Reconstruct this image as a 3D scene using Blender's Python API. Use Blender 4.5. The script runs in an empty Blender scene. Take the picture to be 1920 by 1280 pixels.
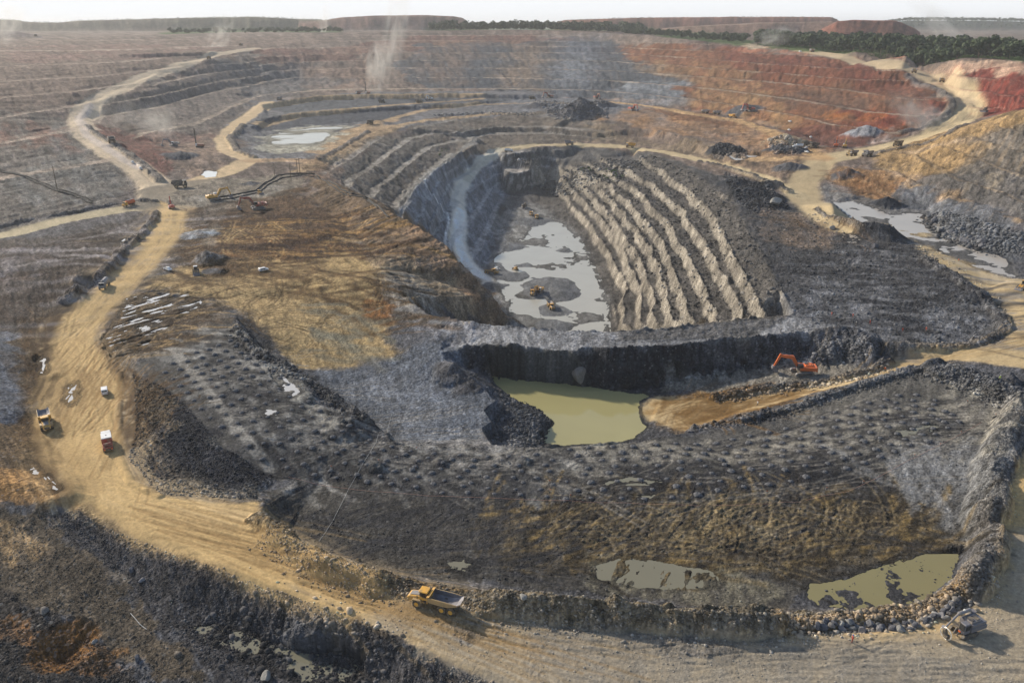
import bpy, bmesh, math, random
import numpy as np
from mathutils import Vector, Matrix
from mathutils.geometry import delaunay_2d_cdt
random.seed(7); rng = np.random.default_rng(7)
scene = bpy.context.scene

# ---------------------------------------------------------------- camera, light, exposure
FOC = 1493.0                      # focal length in photo pixels (photo 1920 wide)
CAMZ = 105.0
PITCH = math.radians(21.76)
cam_d = bpy.data.cameras.new('camera'); cam = bpy.data.objects.new('camera', cam_d)
scene.collection.objects.link(cam)
cam_d.sensor_width = 36.0; cam_d.lens = 36.0 * FOC / 1920.0
cam_d.clip_start = 1.0; cam_d.clip_end = 60000
cam.location = (0, 0, CAMZ); cam.rotation_euler = (math.pi/2 - PITCH, 0, 0)
scene.camera = cam

SUN_EL = math.radians(26); SUN_AZ = math.radians(-51)      # azimuth from +Y towards +X
sun_d = bpy.data.lights.new('sun', 'SUN'); sun = bpy.data.objects.new('sun', sun_d)
scene.collection.objects.link(sun)
sun_d.energy = 5.0; sun_d.angle = math.radians(2.5); sun_d.color = (1.0, 0.91, 0.76)
sdir = Vector((math.sin(SUN_AZ)*math.cos(SUN_EL), math.cos(SUN_AZ)*math.cos(SUN_EL), math.sin(SUN_EL)))
sun.rotation_euler = sdir.to_track_quat('Z', 'Y').to_euler()
world = bpy.data.worlds.new('World'); scene.world = world; world.use_nodes = True
wn = world.node_tree.nodes; wl = world.node_tree.links; wn.clear()
wo = wn.new('ShaderNodeOutputWorld'); wb = wn.new('ShaderNodeBackground'); ws = wn.new('ShaderNodeTexSky')
ws.sky_type = 'NISHITA'; ws.sun_disc = False; ws.sun_elevation = SUN_EL; ws.sun_rotation = SUN_AZ
ws.air_density = 1.0; ws.dust_density = 1.5; ws.ozone_density = 1.0; ws.altitude = 200
wb.inputs['Strength'].default_value = 0.15
wmix = wn.new('ShaderNodeMixRGB'); wmix.inputs[2].default_value = (6.1, 6.25, 6.45, 1)
wtc = wn.new('ShaderNodeTexCoord'); wsx = wn.new('ShaderNodeSeparateXYZ'); wmr = wn.new('ShaderNodeMapRange'); wmr.interpolation_type = 'SMOOTHSTEP'   # a hazy sky: white low down, clearer overhead
wmr.inputs[1].default_value = 0.02; wmr.inputs[2].default_value = 0.22; wmr.inputs[3].default_value = 1.0; wmr.inputs[4].default_value = 0.0
wl.new(wtc.outputs['Generated'], wsx.inputs[0]); wl.new(wsx.outputs[2], wmr.inputs[0]); wl.new(wmr.outputs[0], wmix.inputs[0])
wl.new(ws.outputs[0], wmix.inputs[1]); wl.new(wmix.outputs[0], wb.inputs['Color']); wl.new(wb.outputs[0], wo.inputs[0])
scene.view_settings.view_transform = 'Standard'; scene.view_settings.look = 'None'
scene.view_settings.exposure = 0.08; scene.view_settings.gamma = 1.0

# ---------------------------------------------------------------- projection helpers
cP, sP = math.cos(PITCH), math.sin(PITCH)
def ray(px, py):
    dx = (px-960.0)/FOC; dy = (640.0-py)/FOC
    return dx, cP + dy*sP, -sP + dy*cP
def at_z(px, py, z):
    dx, dy, dz = ray(px, py); t = (z-CAMZ)/dz
    return (dx*t, dy*t, z)
def at_y(px, py, y):
    dx, dy, dz = ray(px, py); t = y/dy
    return (dx*t, y, CAMZ+dz*t)

# ---------------------------------------------------------------- noise
def _hash(ix, iy, seed):
    h = (ix.astype(np.int64)*374761393 + iy.astype(np.int64)*668265263 + seed*1442695041) & 0xffffffff
    h = ((h ^ (h >> 13))*1274126177) & 0xffffffff
    return ((h ^ (h >> 16)) & 0xffffff).astype(np.float32)/np.float32(0xffffff)
def vnoise(x, y, seed=0):
    ix = np.floor(x); iy = np.floor(y); fx = (x-ix).astype(np.float32); fy = (y-iy).astype(np.float32)
    fx = fx*fx*(3-2*fx); fy = fy*fy*(3-2*fy)
    a = _hash(ix, iy, seed); b = _hash(ix+1, iy, seed); c = _hash(ix, iy+1, seed); d = _hash(ix+1, iy+1, seed)
    return (a+(b-a)*fx + (c-a+(a-b-c+d)*fx)*fy)*2-1
def fbm(x, y, scale, octv=4, seed=0, gain=0.5):
    s = 0; a = 1.0; t = 0; x = x/scale; y = y/scale
    for o in range(octv):
        s = s + a*vnoise(x+o*17.3, y-o*9.1, seed+o); t += a; a *= gain
        x, y = (x*0.8-y*0.6)*2.03, (x*0.6+y*0.8)*2.03
    return s/t
def ridged(x, y, scale, octv=4, seed=0):
    s = 0; a = 1.0; t = 0; x = x/scale; y = y/scale
    for o in range(octv):
        s = s + a*(1-2*np.abs(vnoise(x+o*7.7, y+o*3.1, seed+o))); t += a; a *= 0.55
        x, y = (x*0.8-y*0.6)*2.03, (x*0.6+y*0.8)*2.03
    return s/t
def sstep(a, b, x):
    t = np.clip((x-a)/(b-a), 0, 1); return t*t*(3-2*t)

# ---------------------------------------------------------------- height control lines
# strings "px,py,z ..." in photograph pixels on a surface of height z (metres)
def P3(s): return [tuple(float(v) for v in q.split(',')) for q in s.split()]
CL = []                                       # list of world polylines
def LZ(s): CL.append([at_z(*p) for p in P3(s)])
def LY(s): CL.append([at_y(*p) for p in P3(s)])
def C(z, s): CL.append([at_z(float(q.split(',')[0]), float(q.split(',')[1]), z) for q in s.split()])
def W(s): CL.append(P3(s))
def scarp(pts, run, h, side=1, hs=None):      # crest line plus a toe line beside it
    w = [at_z(*p) for p in pts]; toe = []
    for i, p in enumerate(w):
        a = w[max(i-1, 0)]; b = w[min(i+1, len(w)-1)]
        dx, dy = b[0]-a[0], b[1]-a[1]; L = math.hypot(dx, dy)
        hh = hs[i] if hs else h
        toe.append((p[0]-side*dy/L*run, p[1]+side*dx/L*run, p[2]-hh))
    CL.append(w); CL.append(toe)

# far country
W("-12000,12000,50 0,12000,50 12000,12000,50")
W("-6000,4200,70 -2000,4200,74 0,4200,76 2000,4200,70 6000,4200,62")
W("-3500,2650,72 -1200,2650,80 0,2650,84 700,2650,80 1500,2650,66 3500,2650,62")
# rim of the pit
LY("-500,86,1500 -250,82,1650 0,76,1750 150,72,1850 300,68,1950 480,64,2000 620,62,2050 800,60,2050 960,57,2050 1100,60,1950 1220,70,1800 1330,80,1600 1400,86,1500 1500,92,1380 1600,98,1250 1700,104,1130 1800,110,1040 1920,116,950 2200,130,800 2500,150,650")
LY("-500,80,1900 0,70,2000 480,62,2200 960,56,2250 1330,74,1800 1600,90,1450 1920,106,1130 2400,128,800")
# far left terraces
C(60, "-400,124 -250,118 0,108 200,103 400,97 470,91"); C(50, "-400,158 -250,150 0,137 200,128 350,116 385,111")
C(40, "-400,196 -250,185 0,168 150,158 270,147"); C(30, "-400,240 -250,225 0,205 120,190 200,178")
C(20, "-400,290 -250,275 0,250 80,235 140,221"); C(12, "-400,350 -250,320 0,300 100,285 172,268")
C(6, "-400,410 -250,385 0,350 120,330 235,308"); C(2, "-400,510 -250,470 -100,452 0,433 100,408 230,382 275,374")
LZ("480,90,60 390,110,50 300,135,42 230,165,33 170,195,25 145,225,19 160,250,15 210,280,10 260,315,4 288,345,1 285,372,0.5")
# far wall
C(50, "395,112 480,105 620,100 800,98 960,97 1150,97 1260,104 1400,115 1560,125 1690,131")
C(30, "218,178 300,165 420,140 560,128 720,125 960,125 1150,130 1300,140 1450,150 1600,165 1700,180 1785,186")
C(15, "190,218 300,200 420,168 560,150 700,150 960,152 1150,157 1300,170 1450,190 1600,215 1700,225 1770,224")
LZ("260,265,4 300,268,1 350,268,0 400,250,1 440,222,2 490,190,4 600,174,6 700,172,6 850,170,6 1000,172,5 1100,180,2 1200,195,0 1300,207,-1 1400,225,-1 1500,256,-1 1560,275,-1 1640,275,2")
LZ("1560,103,60 1640,117,54 1710,133,46 1765,155,38 1800,180,30 1805,205,22 1785,232,14 1740,252,8 1680,270,4 1610,287,1 1545,298,0")
LZ("1800,140,50 1920,150,50 2200,166,50"); LZ("1850,190,30 1920,200,30 2200,230,30"); LZ("1830,222,17 1900,222,18")
LY("1745,262,700 1800,246,670 1860,224,650 1920,207,630 2200,180,600 2500,170,560")
LZ("1700,300,6 1800,300,14 1920,300,22 2200,290,34"); LZ("1660,318,0.5 1780,340,7 1920,360,11 2200,380,18")
LZ("1620,312,0 1680,330,0 1780,368,1 1850,395,3 1920,418,4 2200,480,6")
LZ("1590,330,-3 1640,362,-7 1740,392,-7.7 1762,438,-7.7 1820,462,-7.7 1900,484,-7.5 2100,530,-6")
# middle tiers
scarp([(492,196,4),(600,180,5.5),(700,178,5.5),(850,176,5),(980,178,4)], 5, 6, -1)
scarp([(470,240,0),(500,222,-.5),(560,212,-1),(660,204,-1),(740,200,-1),(850,195,-1)], 5, 5, -1)
C(-5.4, "500,255 560,240 640,238 700,236 720,238"); C(-5.4, "480,270 520,288 600,282 660,262")
LZ("470,335,-2 560,322,-2 640,285,-3 720,240,-4 800,222,-4 900,212,-5 1000,212,-5 1100,222,-6 1200,238,-6 1300,262,-5 1400,285,-4 1500,298,-1")
LZ("1050,202,1 1090,198,7 1130,206,1 1090,212,0 1050,202,1")
LZ("410,262,0 430,285,0 465,305,-1 540,300,-2"); LZ("360,320,0 420,325,-1 470,310,-1")
# deep pit
LZ("935,283,-22 960,283,-20.5 1030,276,-20 1100,272,-20 1200,277,-18 1330,302,-12 1400,318,-9 1450,345,-7 1500,385,-6 1570,412,-6")
scarp([(1180,243,-8),(1230,250,-8.5),(1330,280,-8)], 6, 5, -1)
scarp([(850,246,-9),(930,236,-10),(1030,240,-11),(1120,250,-12)], 6, 5, -1)
LZ("745,398,-15 770,360,-15 800,330,-15 850,292,-15 900,262,-15"); LZ("752,402,-23 775,368,-23 806,338,-23 856,298,-23 905,268,-19")
LZ("800,440,-31 820,390,-31 845,340,-31 885,300,-27"); LZ("810,445,-39 832,396,-38 852,348,-35")
LZ("905,300,-27 870,335,-33 858,370,-38 862,410,-43 857,450,-48 872,490,-53 915,530,-57 950,560,-57.5")
LZ("935,300,-30 895,350,-40 890,400,-46 895,450,-52 925,480,-57 935,430,-57 945,390,-56 950,368,-55")
scarp([(940,287,-22),(970,288,-22),(1000,290,-21)], 4, 14, -1)
scarp([(945,325,-37),(975,326,-37),(990,320,-36)], 4, 16, -1)
LZ("960,368,-56.5 1000,382,-57 1040,402,-57 1080,435,-57 1110,485,-57 1145,560,-57 1160,660,-57")
LZ("930,500,-57 950,560,-57 960,620,-57 940,745,-56")
C(-57, "1000,745 1100,745 1200,740 1320,720"); 
bx = {0:"1168,1172,1140,1090,1040,1003",1:"1197,1198,1170,1118,1065,1020",2:"1225,1222,1190,1142,1090,1042",3:"1258,1247,1220,1168,1115,1064",
      4:"1300,1275,1250,1198,1142,1090",5:"1345,1318,1285,1235,1180,1122",6:"1395,1365,1330,1280,1222,1158",7:"1440,1405,1368,1328,1275,1198"}
RB = random.Random(3)
for k in range(8):
    xs = [float(v) for v in bx[k].split(',')]; pys = [604, 540, 470, 400, 345, 298]; hh = [6.3, 6.2, 6.1, 5.7, 5.3, 4.6]
    xs[5] = [1000, 1010, 1025, 1045, 1065, 1095, 1130, 1190][k]; pys[5] = [341, 333, 325, 317, 310, 302, 295, 286][k]; hh[5] = 4.6
    pts = [(x, py-(k-3)*(1.0 if j < 4 else 0), -57+(k+1)*h) for j, (x, py, h) in enumerate(zip(xs, pys, hh))]
    fx = np.linspace(0, 5, 26); pts = [tuple(np.interp(f, range(6), [p[j] for p in pts]) for j in range(3)) for f in fx]
    pts = [(p[0]+RB.uniform(-5.5, 5.5), p[1], p[2]+RB.uniform(-.9, .9)) for p in pts]
    hs = [(np.interp(f, range(6), hh)+.3)*(.84+.10*math.sin(f*9+k*2)) for f in fx]
    scarp(pts, 1.6, 6, 1, hs)
LZ("1488,590,-4 1462,545,-4 1440,500,-4 1405,440,-4.5 1375,385,-6 1310,330,-10 1225,290,-16")
# spur on the left of the deep pit
LZ("560,325,-1 640,350,3 700,385,5 745,405,5 800,435,2 840,468,-3 880,510,-10 920,555,-20 960,595,-30 985,612,-36")
LZ("830,470,-44 850,495,-52 880,540,-57 930,600,-57")
LZ("560,345,-1 620,400,-2 680,450,-3 720,500,-4 760,560,-5 800,590,-4.5 860,600,-4 930,609,-4")
# near ridge between deep pit and olive pond
scarp([(930,609,-4),(1000,617,-4),(1060,620,-4),(1140,622,-4),(1250,618,-4),(1330,606,-4),(1400,600,-4),(1488,592,-4)], 9, 20, 1)
scarp([(865,655,-6),(880,646,-4.5),(960,648,-4.5),(1020,655,-4.5),(1065,664,-4.5),(1110,650,-4.3),(1140,658,-4.3),(1200,652,-4.3),(1260,650,-4.3),(1340,640,-4),(1420,632,-3.6),(1500,624,-3.4),(1600,628,-3.3),(1640,640,-3)], 5, 10, -1, [5,9,12,12.4,12.6,12.7,12.8,12.7,12.4,12,10.5,9,5,2])
# olive pond, floor of the cut, ramp
C(-17.1, "1215,738 1195,758 1212,800 1195,818")
C(-17.1, "1020,818 1035,790 1010,768 960,745 935,722")
LZ("1240,745,-16.4 1280,715,-15.5 1330,690,-14.5 1400,680,-13 1500,678,-11.5 1580,680,-10.5 1640,672,-8.5")
LZ("1220,800,-16.4 1300,800,-15.6 1400,765,-14 1520,735,-11 1640,700,-8 1760,672,-5 1860,650,-2.5 1920,630,-1.5 2100,600,0")
LZ("1330,742,-14.6 1420,720,-13 1540,705,-11 1640,690,-8.5")
LZ("940,765,-13.5 985,775,-14 1018,795,-14.5 998,822,-14.5")
# bench with the blast holes
scarp([(1015,836,-4.6),(1100,834,-5),(1200,828,-5.5),(1245,818,-7),(1300,810,-10)], 3, 10, 1, [12,12,11,9,5])
LZ("1300,812,-11 1400,790,-9.5 1500,765,-7.5 1620,725,-5.5 1720,696,-4.5 1780,700,-4 1920,745,-3")
LZ("740,835,-3 850,838,-4 920,835,-4.5 960,836,-4.6")
C(-3.5, "600,900 800,920 1000,930 1200,925 1400,900 1600,850 1850,800"); C(-4, "540,1000 700,1060 950,1100 1200,1125 1440,1130")
C(-4.6, "1120,1060 1200,1055 1300,1075 1290,1105 1200,1100 1120,1080"); C(-4.6, "1510,1110 1560,1140 1650,1145 1740,1120 1790,1080 1800,1040 1740,1035 1600,1070 1510,1110")
C(-3, "1850,900 1840,960 1830,1010")
# grey basin left of the pond
C(-10, "700,700 760,720 860,730 892,755 890,815 760,815 700,790 640,740 640,700 700,700")
scarp([(912,735,-10),(928,752,-10),(905,772,-10),(922,790,-10),(902,806,-9.6),(914,824,-9)], 2, 3.5, 1)
LZ("820,610,-5 822,660,-6 850,700,-8 880,715,-9"); LZ("860,640,-9 900,700,-13 925,725,-15")
LZ("520,560,-3 600,600,-5 700,630,-7 740,600,-6"); LZ("560,680,-8 640,690,-9.5 740,680,-9")
scarp([(440,590,0),(450,625,1),(480,655,1),(560,700,-.5),(620,740,-1.5),(690,790,-2.5),(730,825,-3)], 5, 8, 1, [2,5,7,8,8.5,8,4])
# left bench and its dark slope
LZ("270,680,2 300,730,3 340,790,3.2 430,850,2 520,900,-2"); LZ("235,690,.3 250,790,.2 255,860,.2 300,915,0 400,930,0 490,935,0")
LZ("380,600,1 480,700,2.5 560,800,1 620,850,-1")
# ring road
C(0, "330,400 300,450 230,510 150,580 110,640 95,720 90,790 110,870 180,930 300,1000"); C(0, "400,480 350,540 260,600 210,650 215,760 225,860 260,920 380,960 490,970 560,1020 680,1075 800,1108")
C(0, "420,1060 600,1130 750,1200 900,1250 1000,1290 1200,1330"); C(0, "900,1138 1100,1155 1300,1180 1450,1190 1600,1190 1760,1180 1840,1130 1870,1050 1880,960 1905,880 1940,800 2100,700")
C(0, "1200,1400 1600,1420 2300,1450 2600,1300 2500,900"); C(-4.6, "1900,530 1925,580"); C(-2.2, "1905,610 1895,635")
LZ("-500,560,8 -200,540,8 60,500,6 150,520,4 240,475,1"); LZ("-500,700,12 -100,700,6 30,680,3 60,700,1")
LZ("-400,900,8 0,900,3 60,860,1"); LZ("-300,1040,-3 0,1010,-2.5 100,985,-1.5 180,1010,-3 260,1100,-5 330,1190,-6 420,1280,-6.5 500,1400,-6")
LZ("320,1110,-4 420,1160,-5.5 560,1215,-5.6 700,1265,-5 850,1330,-4"); LZ("-300,1300,-9 0,1180,-6 100,1190,-6 200,1260,-8 300,1400,-9")
LZ("350,1178,-5.9 420,1190,-5.9 480,1215,-5.9 600,1230,-5.9 660,1260,-5.9 600,1290,-5.9")
C(-10, "-400,1500 300,1550 900,1600"); C(-1, "1000,1600 1600,1650 2600,1700")
# brown working floor
C(-1, "340,430 360,500 420,520 500,540 600,520 680,520"); C(0, "340,400 420,400 520,390 560,400 620,430")
C(0, "330,350 400,345 440,345 500,345 540,350"); C(-1, "190,600 300,600 380,570 370,560 250,550 190,600"); C(0, "1560,385 1575,405 1610,418")
C(-6, "1520,420 1600,440 1680,455 1760,480 1850,540 1880,585"); C(-5, "1450,440 1550,520 1700,580 1850,610")
C(-7.9, "1560,378 1600,376 1640,390 1690,393 1735,400"); C(-7.9, "1560,378 1600,415 1680,440 1740,460 1830,500 1905,520"); C(-6.2,"1580,372 1560,340")

# ---------------------------------------------------------------- triangulate and raster to a grid (u = x/y, v = ln y)
def rows():
    v = [math.log(66)]
    while v[-1] < math.log(11500):
        y = math.exp(v[-1])
        v.append(v[-1] + float(np.interp(y, [66, 300, 500, 1000, 2100, 3500, 9000], [.0018, .0018, .0023, .0025, .0031, .008, .05])))
    return np.array(v)
VV = rows(); NU = 1800; UU = np.linspace(-1.2, 1.2, NU); NV = len(VV)
print('grid', NU, NV, NU*NV)
pts = []; zs = []; edges = []; seen = {}
def vid(p):
    u = p[0]/p[1]; v = math.log(p[1]); k = (round(u*2500), round(v*1500))
    if k in seen: return seen[k]
    seen[k] = len(pts); pts.append(Vector((u, v))); zs.append(p[2]); return seen[k]
for pl in CL:
    ids = [vid(p) for p in pl]
    for a, b in zip(ids, ids[1:]):
        if a != b: edges.append((a, b))
for p in [(-1.35*60, 60, -8), (1.35*60, 60, 0), (-1.35*11900, 11900, 50), (1.35*11900, 11900, 50), (-1.35*400, 400, 16), (-1.35*900, 900, 45), (-1.35*2000, 2000, 70), (1.35*300, 300, 8), (1.35*600, 600, 55), (1.35*2000, 2000, 62), (-1.35*150, 150, 3), (1.35*150, 150, 1)]: vid(p)
ov, oe, of, orv, ore, orf = delaunay_2d_cdt(pts, edges, [], 0, 1e-6)
oz = [None]*len(ov)
for i, o in enumerate(orv):
    if o: oz[i] = sum(zs[j] for j in o if j < len(zs))/max(1, len([j for j in o if j < len(zs)]))
nb = {}
for (a, b), src in zip(oe, ore):
    if src: nb.setdefault(a, []).append(b); nb.setdefault(b, []).append(a)
for it in range(6):
    for i in range(len(ov)):
        if not orv[i]:
            q = [(oz[j], 1/((ov[j]-ov[i]).length+1e-6)) for j in nb.get(i, []) if oz[j] is not None]
            if q: oz[i] = sum(a*w for a, w in q)/sum(w for a, w in q)
print('tin', len(pts), len(ov), len(of), 'crossings', sum(1 for o in orv if not o))
Z = np.full((NV, NU), np.nan, np.float32)
du = UU[1]-UU[0]
for f in of:
    (ax, ay), (bx_, by), (cx, cy) = [ov[i] for i in f]; za, zb, zc = [oz[i] if oz[i] is not None else 0 for i in f]
    det = (by-cy)*(ax-cx)+(cx-bx_)*(ay-cy)
    if abs(det) < 1e-14: continue
    i0 = max(0, int(math.ceil((min(ax, bx_, cx)-UU[0])/du))); i1 = min(NU-1, int(math.floor((max(ax, bx_, cx)-UU[0])/du)))
    j0 = np.searchsorted(VV, min(ay, by, cy)); j1 = np.searchsorted(VV, max(ay, by, cy), 'right')-1
    if i1 < i0 or j1 < j0: continue
    uu = UU[i0:i1+1][None, :]; vv = VV[j0:j1+1][:, None]
    l1 = ((by-cy)*(uu-cx)+(cx-bx_)*(vv-cy))/det; l2 = ((cy-ay)*(uu-cx)+(ax-cx)*(vv-cy))/det; l3 = 1-l1-l2
    m = (l1 >= -1e-6) & (l2 >= -1e-6) & (l3 >= -1e-6)
    Z[j0:j1+1, i0:i1+1][m] = (l1*za+l2*zb+l3*zc)[m]
for it in range(200):
    bad = np.isnan(Z)
    if not bad.any(): break
    for ax in (0, 1):
        for s in (1, -1):
            r = np.roll(Z, s, ax); Z = np.where(np.isnan(Z), r, Z)
def blur(a, r, n=2):
    for _ in range(n):
        for ax in (0, 1):
            p = np.concatenate([np.repeat(a.take([0], ax), r, ax), a, np.repeat(a.take([-1], ax), r, ax)], ax)
            c = np.cumsum(p.astype(np.float64), ax); n_ = a.shape[ax]
            hi = c.take(range(2*r, 2*r+n_), ax); z0 = np.zeros_like(c.take([0], ax))
            lo = np.concatenate([z0, c], ax).take(range(0, n_), ax)
            a = ((hi-lo)/(2*r+1)).astype(np.float32)
    return a
Y = np.exp(VV)[:, None].astype(np.float32)*np.ones((1, NU), np.float32); X = (UU[None, :].astype(np.float32))*Y
Z = blur(Z, 1, 1)
def zat(x, y, arr=None):
    arr = Z if arr is None else arr
    u = np.clip((np.asarray(x)/np.asarray(y)-UU[0])/du, 0, NU-1.001); v = np.clip(np.interp(np.log(y), VV, np.arange(NV)), 0, NV-1.001)
    i = np.floor(u).astype(int); j = np.floor(v).astype(int); fu = u-i; fv = v-j
    return (arr[j, i]*(1-fu)+arr[j, i+1]*fu)*(1-fv)+(arr[j+1, i]*(1-fu)+arr[j+1, i+1]*fu)*fv
YS = np.exp(np.linspace(math.log(70), math.log(9000), 5200))
def hit(px, py):                              # first point of the ground met by that line of sight
    dx, dy, dz = ray(px, py); t = YS/dy; zz = CAMZ+dz*t; g = zat(dx*t, YS)
    k = np.argmax(zz < g)
    if k == 0: k = len(YS)-1 if not (zz < g).any() else 1
    a = zz[k-1]-g[k-1]; b = g[k]-zz[k]; f = a/(a+b) if a+b > 0 else 0
    y = YS[k-1]+(YS[k]-YS[k-1])*f
    return (dx*y/dy, y, float(zat(dx*y/dy, y)))

# ---------------------------------------------------------------- painting and shaping tools (all in world metres)
U2 = np.ones((NV, 1), np.float32)*UU[None, :].astype(np.float32); V2 = VV[:, None].astype(np.float32)*np.ones((1, NU), np.float32)
def P2(s): return [tuple(float(v) for v in q.split(',')) for q in s.split()] if isinstance(s, str) else s
def ground_pts(s): return [hit(*p[:2])[:2] if len(p) == 2 else at_z(*p)[:2] for p in P2(s)]
def window(w, m):
    u = [p[0]/p[1] for p in w]; y = [p[1] for p in w]
    u0, u1 = min(u)-m/min(y), max(u)+m/min(y); v0, v1 = math.log(max(60, min(y)-m)), math.log(max(y)+m)
    i0 = int(np.clip((u0-UU[0])/du, 0, NU-1)); i1 = int(np.clip((u1-UU[0])/du+2, 1, NU)); j0 = int(np.clip(np.searchsorted(VV, v0), 0, NV-1)); j1 = int(np.clip(np.searchsorted(VV, v1)+1, 1, NV))
    return slice(j0, j1), slice(i0, i1)
def segdist(w, sl, closed=False):
    x = X[sl]; y = Y[sl]; best = np.full(x.shape, 1e9, np.float32); al = np.zeros_like(best); sg = np.ones_like(best); acc = 0
    n = len(w)
    for k in range(n if closed else n-1):
        ax, ay = w[k]; bx_, by = w[(k+1) % n]; dx, dy = bx_-ax, by-ay; L = math.hypot(dx, dy)+1e-9
        t = np.clip(((x-ax)*dx+(y-ay)*dy)/(L*L), 0, 1); qx = x-ax-t*dx; qy = y-ay-t*dy; d = np.sqrt(qx*qx+qy*qy)
        m = d < best; best = np.where(m, d, best); al = np.where(m, acc+t*L, al); sg = np.where(m, np.sign(dx*(y-ay)-dy*(x-ax)), sg); acc += L
    return best, al, sg
def inside(w, sl):
    x = X[sl]; y = Y[sl]; c = np.zeros(x.shape, bool); n = len(w)
    for k in range(n):
        ax, ay = w[k]; bx_, by = w[(k+1) % n]
        if ay == by: continue
        c ^= ((ay > y) != (by > y)) & (x < (bx_-ax)*(y-ay)/(by-ay)+ax)
    return c
def zone(s, soft=.006, warp=.02, seed=0, scale=.035, world=False):
    w = P2(s) if world else ground_pts(s); ym = sum(p[1] for p in w)/len(w); sl = window(w, (soft+warp)*max(p[1] for p in w)*1.2+1)
    d, _, _ = segdist(w, sl, True); sd = np.where(inside(w, sl), d, -d)
    yy = Y[sl]
    if warp: sd = sd + warp*yy*1.6*fbm(X[sl], Y[sl], scale*ym, 5, seed+11, .6)
    return sl, sstep(-soft*yy, soft*yy, sd), sd
def tint(sl, m, col):
    COL[sl] = COL[sl]*(1-m[..., None])+np.array(col, np.float32)*m[..., None]
def paint(s, col, op=1.0, soft=.006, warp=.02, seed=0, rough=None, brk=None, streak=None, scale=.035, world=False):
    sl, m, sd = zone(s, soft, warp, seed, scale, world); m = m*op
    if brk: m = m*sstep(-brk, brk, fbm(U2[sl], V2[sl]*.35, .02, 5, seed+31, .6)+.05)
    if streak is not None:                     # streak = (angle, strength)
        a, st = streak; ca, sa = math.cos(a), math.sin(a)
        q = fbm((U2[sl]*ca+V2[sl]*.35*sa)*7, (-U2[sl]*sa+V2[sl]*.35*ca)*.8, .02, 4, seed+51, .6); m = m*np.clip(1+st*1.6*q, 0, 1.3).clip(0, 1)
    tint(sl, m, col)
    if rough is not None: ROUGHM[sl] = ROUGHM[sl]*(1-m)+rough*m
def line(s, wid, col=None, op=1.0, soft=.5, dz=0, rough=None, warp=0, seed=0, world=False, streaks=0, colb=None):
    """a band of half-width wid metres along a polyline; dz adds a rounded ridge"""
    w = P2(s) if world else ground_pts(s); sl = window(w, wid*2.2+3); d, al, sg = segdist(w, sl)
    if warp: d = d+warp*fbm(X[sl], Y[sl], wid*2.5, 4, seed)
    m = 1-sstep(wid*(1-soft), wid*(1+soft), d)
    if dz:
        k = np.clip(1-(d/(wid*1.35))**2, 0, 1); Z[sl] += dz*k*(1+.45*fbm(X[sl], Y[sl], 3+wid, 3, seed+5))
    if col is not None:
        mm = m*op
        if streaks: mm = mm*np.clip(1-streaks*sstep(-.1, .5, fbm(d*sg/1.1, al/22, 1, 3, seed+9)), 0, 1)
        tint(sl, mm, col)
        if colb is not None: tint(sl, m*op*sstep(.1, .5, fbm(d*sg/.9, al/30, 1, 3, seed+19))*.8, colb)
    if rough is not None: ROUGHM[sl] = ROUGHM[sl]*(1-m)+rough*m
    return sl, m, d, al, sg
def bump(px, py, r, h, col=None, seed=0, sx=1.0):
    cx, cy, cz = hit(px, py); sl = window([(cx, cy)], r*1.6*max(1, sx)); d = np.sqrt(((X[sl]-cx)/sx)**2+(Y[sl]-cy)**2)
    d = d*(1+.35*fbm(X[sl], Y[sl], r*.9, 4, seed)); k = np.clip(1-d/r, 0, 1)
    Z[sl] += h*k
    if col is not None: tint(sl, sstep(0, .25, k), col)
COL = np.zeros(Z.shape+(3,), np.float32); ROUGHM = np.full(Z.shape, .6, np.float32)

GD = (.042, .045, .053); GM = (.10, .10, .107); GL = (.22, .22, .23); GB = (.15, .165, .19)
SAND = (.47, .345, .18); PALE = (.47, .40, .29); TAN = (.36, .275, .15); BROWN = (.115, .068, .032); DBR = (.07, .05, .035)
RUST = (.34, .15, .045); RED = (.135, .042, .034); RBR = (.20, .105, .08); PUR = (.17, .135, .112); YEL = (.47, .30, .115)
OLV = (.13, .105, .06); OCH = (.33, .19, .085); GREEN = (.045, .085, .03); GRAV = (.30, .265, .21)

# broad colour of the land
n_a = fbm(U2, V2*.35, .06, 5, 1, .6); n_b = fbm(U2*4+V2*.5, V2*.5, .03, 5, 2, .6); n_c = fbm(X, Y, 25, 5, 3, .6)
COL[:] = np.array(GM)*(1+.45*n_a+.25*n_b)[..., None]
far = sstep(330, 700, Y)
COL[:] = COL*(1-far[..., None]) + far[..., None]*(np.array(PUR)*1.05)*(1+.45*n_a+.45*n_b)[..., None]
# ---- shapes: terraces on the great walls
def terrace(s, H, ph=0, mix=1.0, led=(.34, .28, .22), lop=.75, frac=.2, seed=0, band=.13):
    sl, m, sd = zone(s, .01, .01, seed); z = Z[sl]; t = (z+ph)/H + .05*fbm(U2[sl], V2[sl]*.3, .05, 3, seed+3)
    k = np.floor(t); f = t-k; g = np.clip((f-frac)/(1-frac), 0, 1)
    Z[sl] = z*(1-m*mix)+m*mix*((k+g)*H-ph)
    lm = m*(1-sstep(band*.8, band*1.2, f))*lop*np.clip(.75+.8*fbm(U2[sl], V2[sl]*.4, .05, 3, seed+7), 0, 1)
    return sl, lm, led
terr = []
farwall = "440,215 480,92 620,66 800,63 960,60 1100,63 1220,73 1330,84 1400,90 1560,106 1700,138 1790,190 1760,225 1640,268 1560,270 1400,222 1200,190 1000,170 700,168 500,178"
terr.append(terrace(farwall, 10.2, 3, 1, frac=.36, lop=.85))
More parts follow.
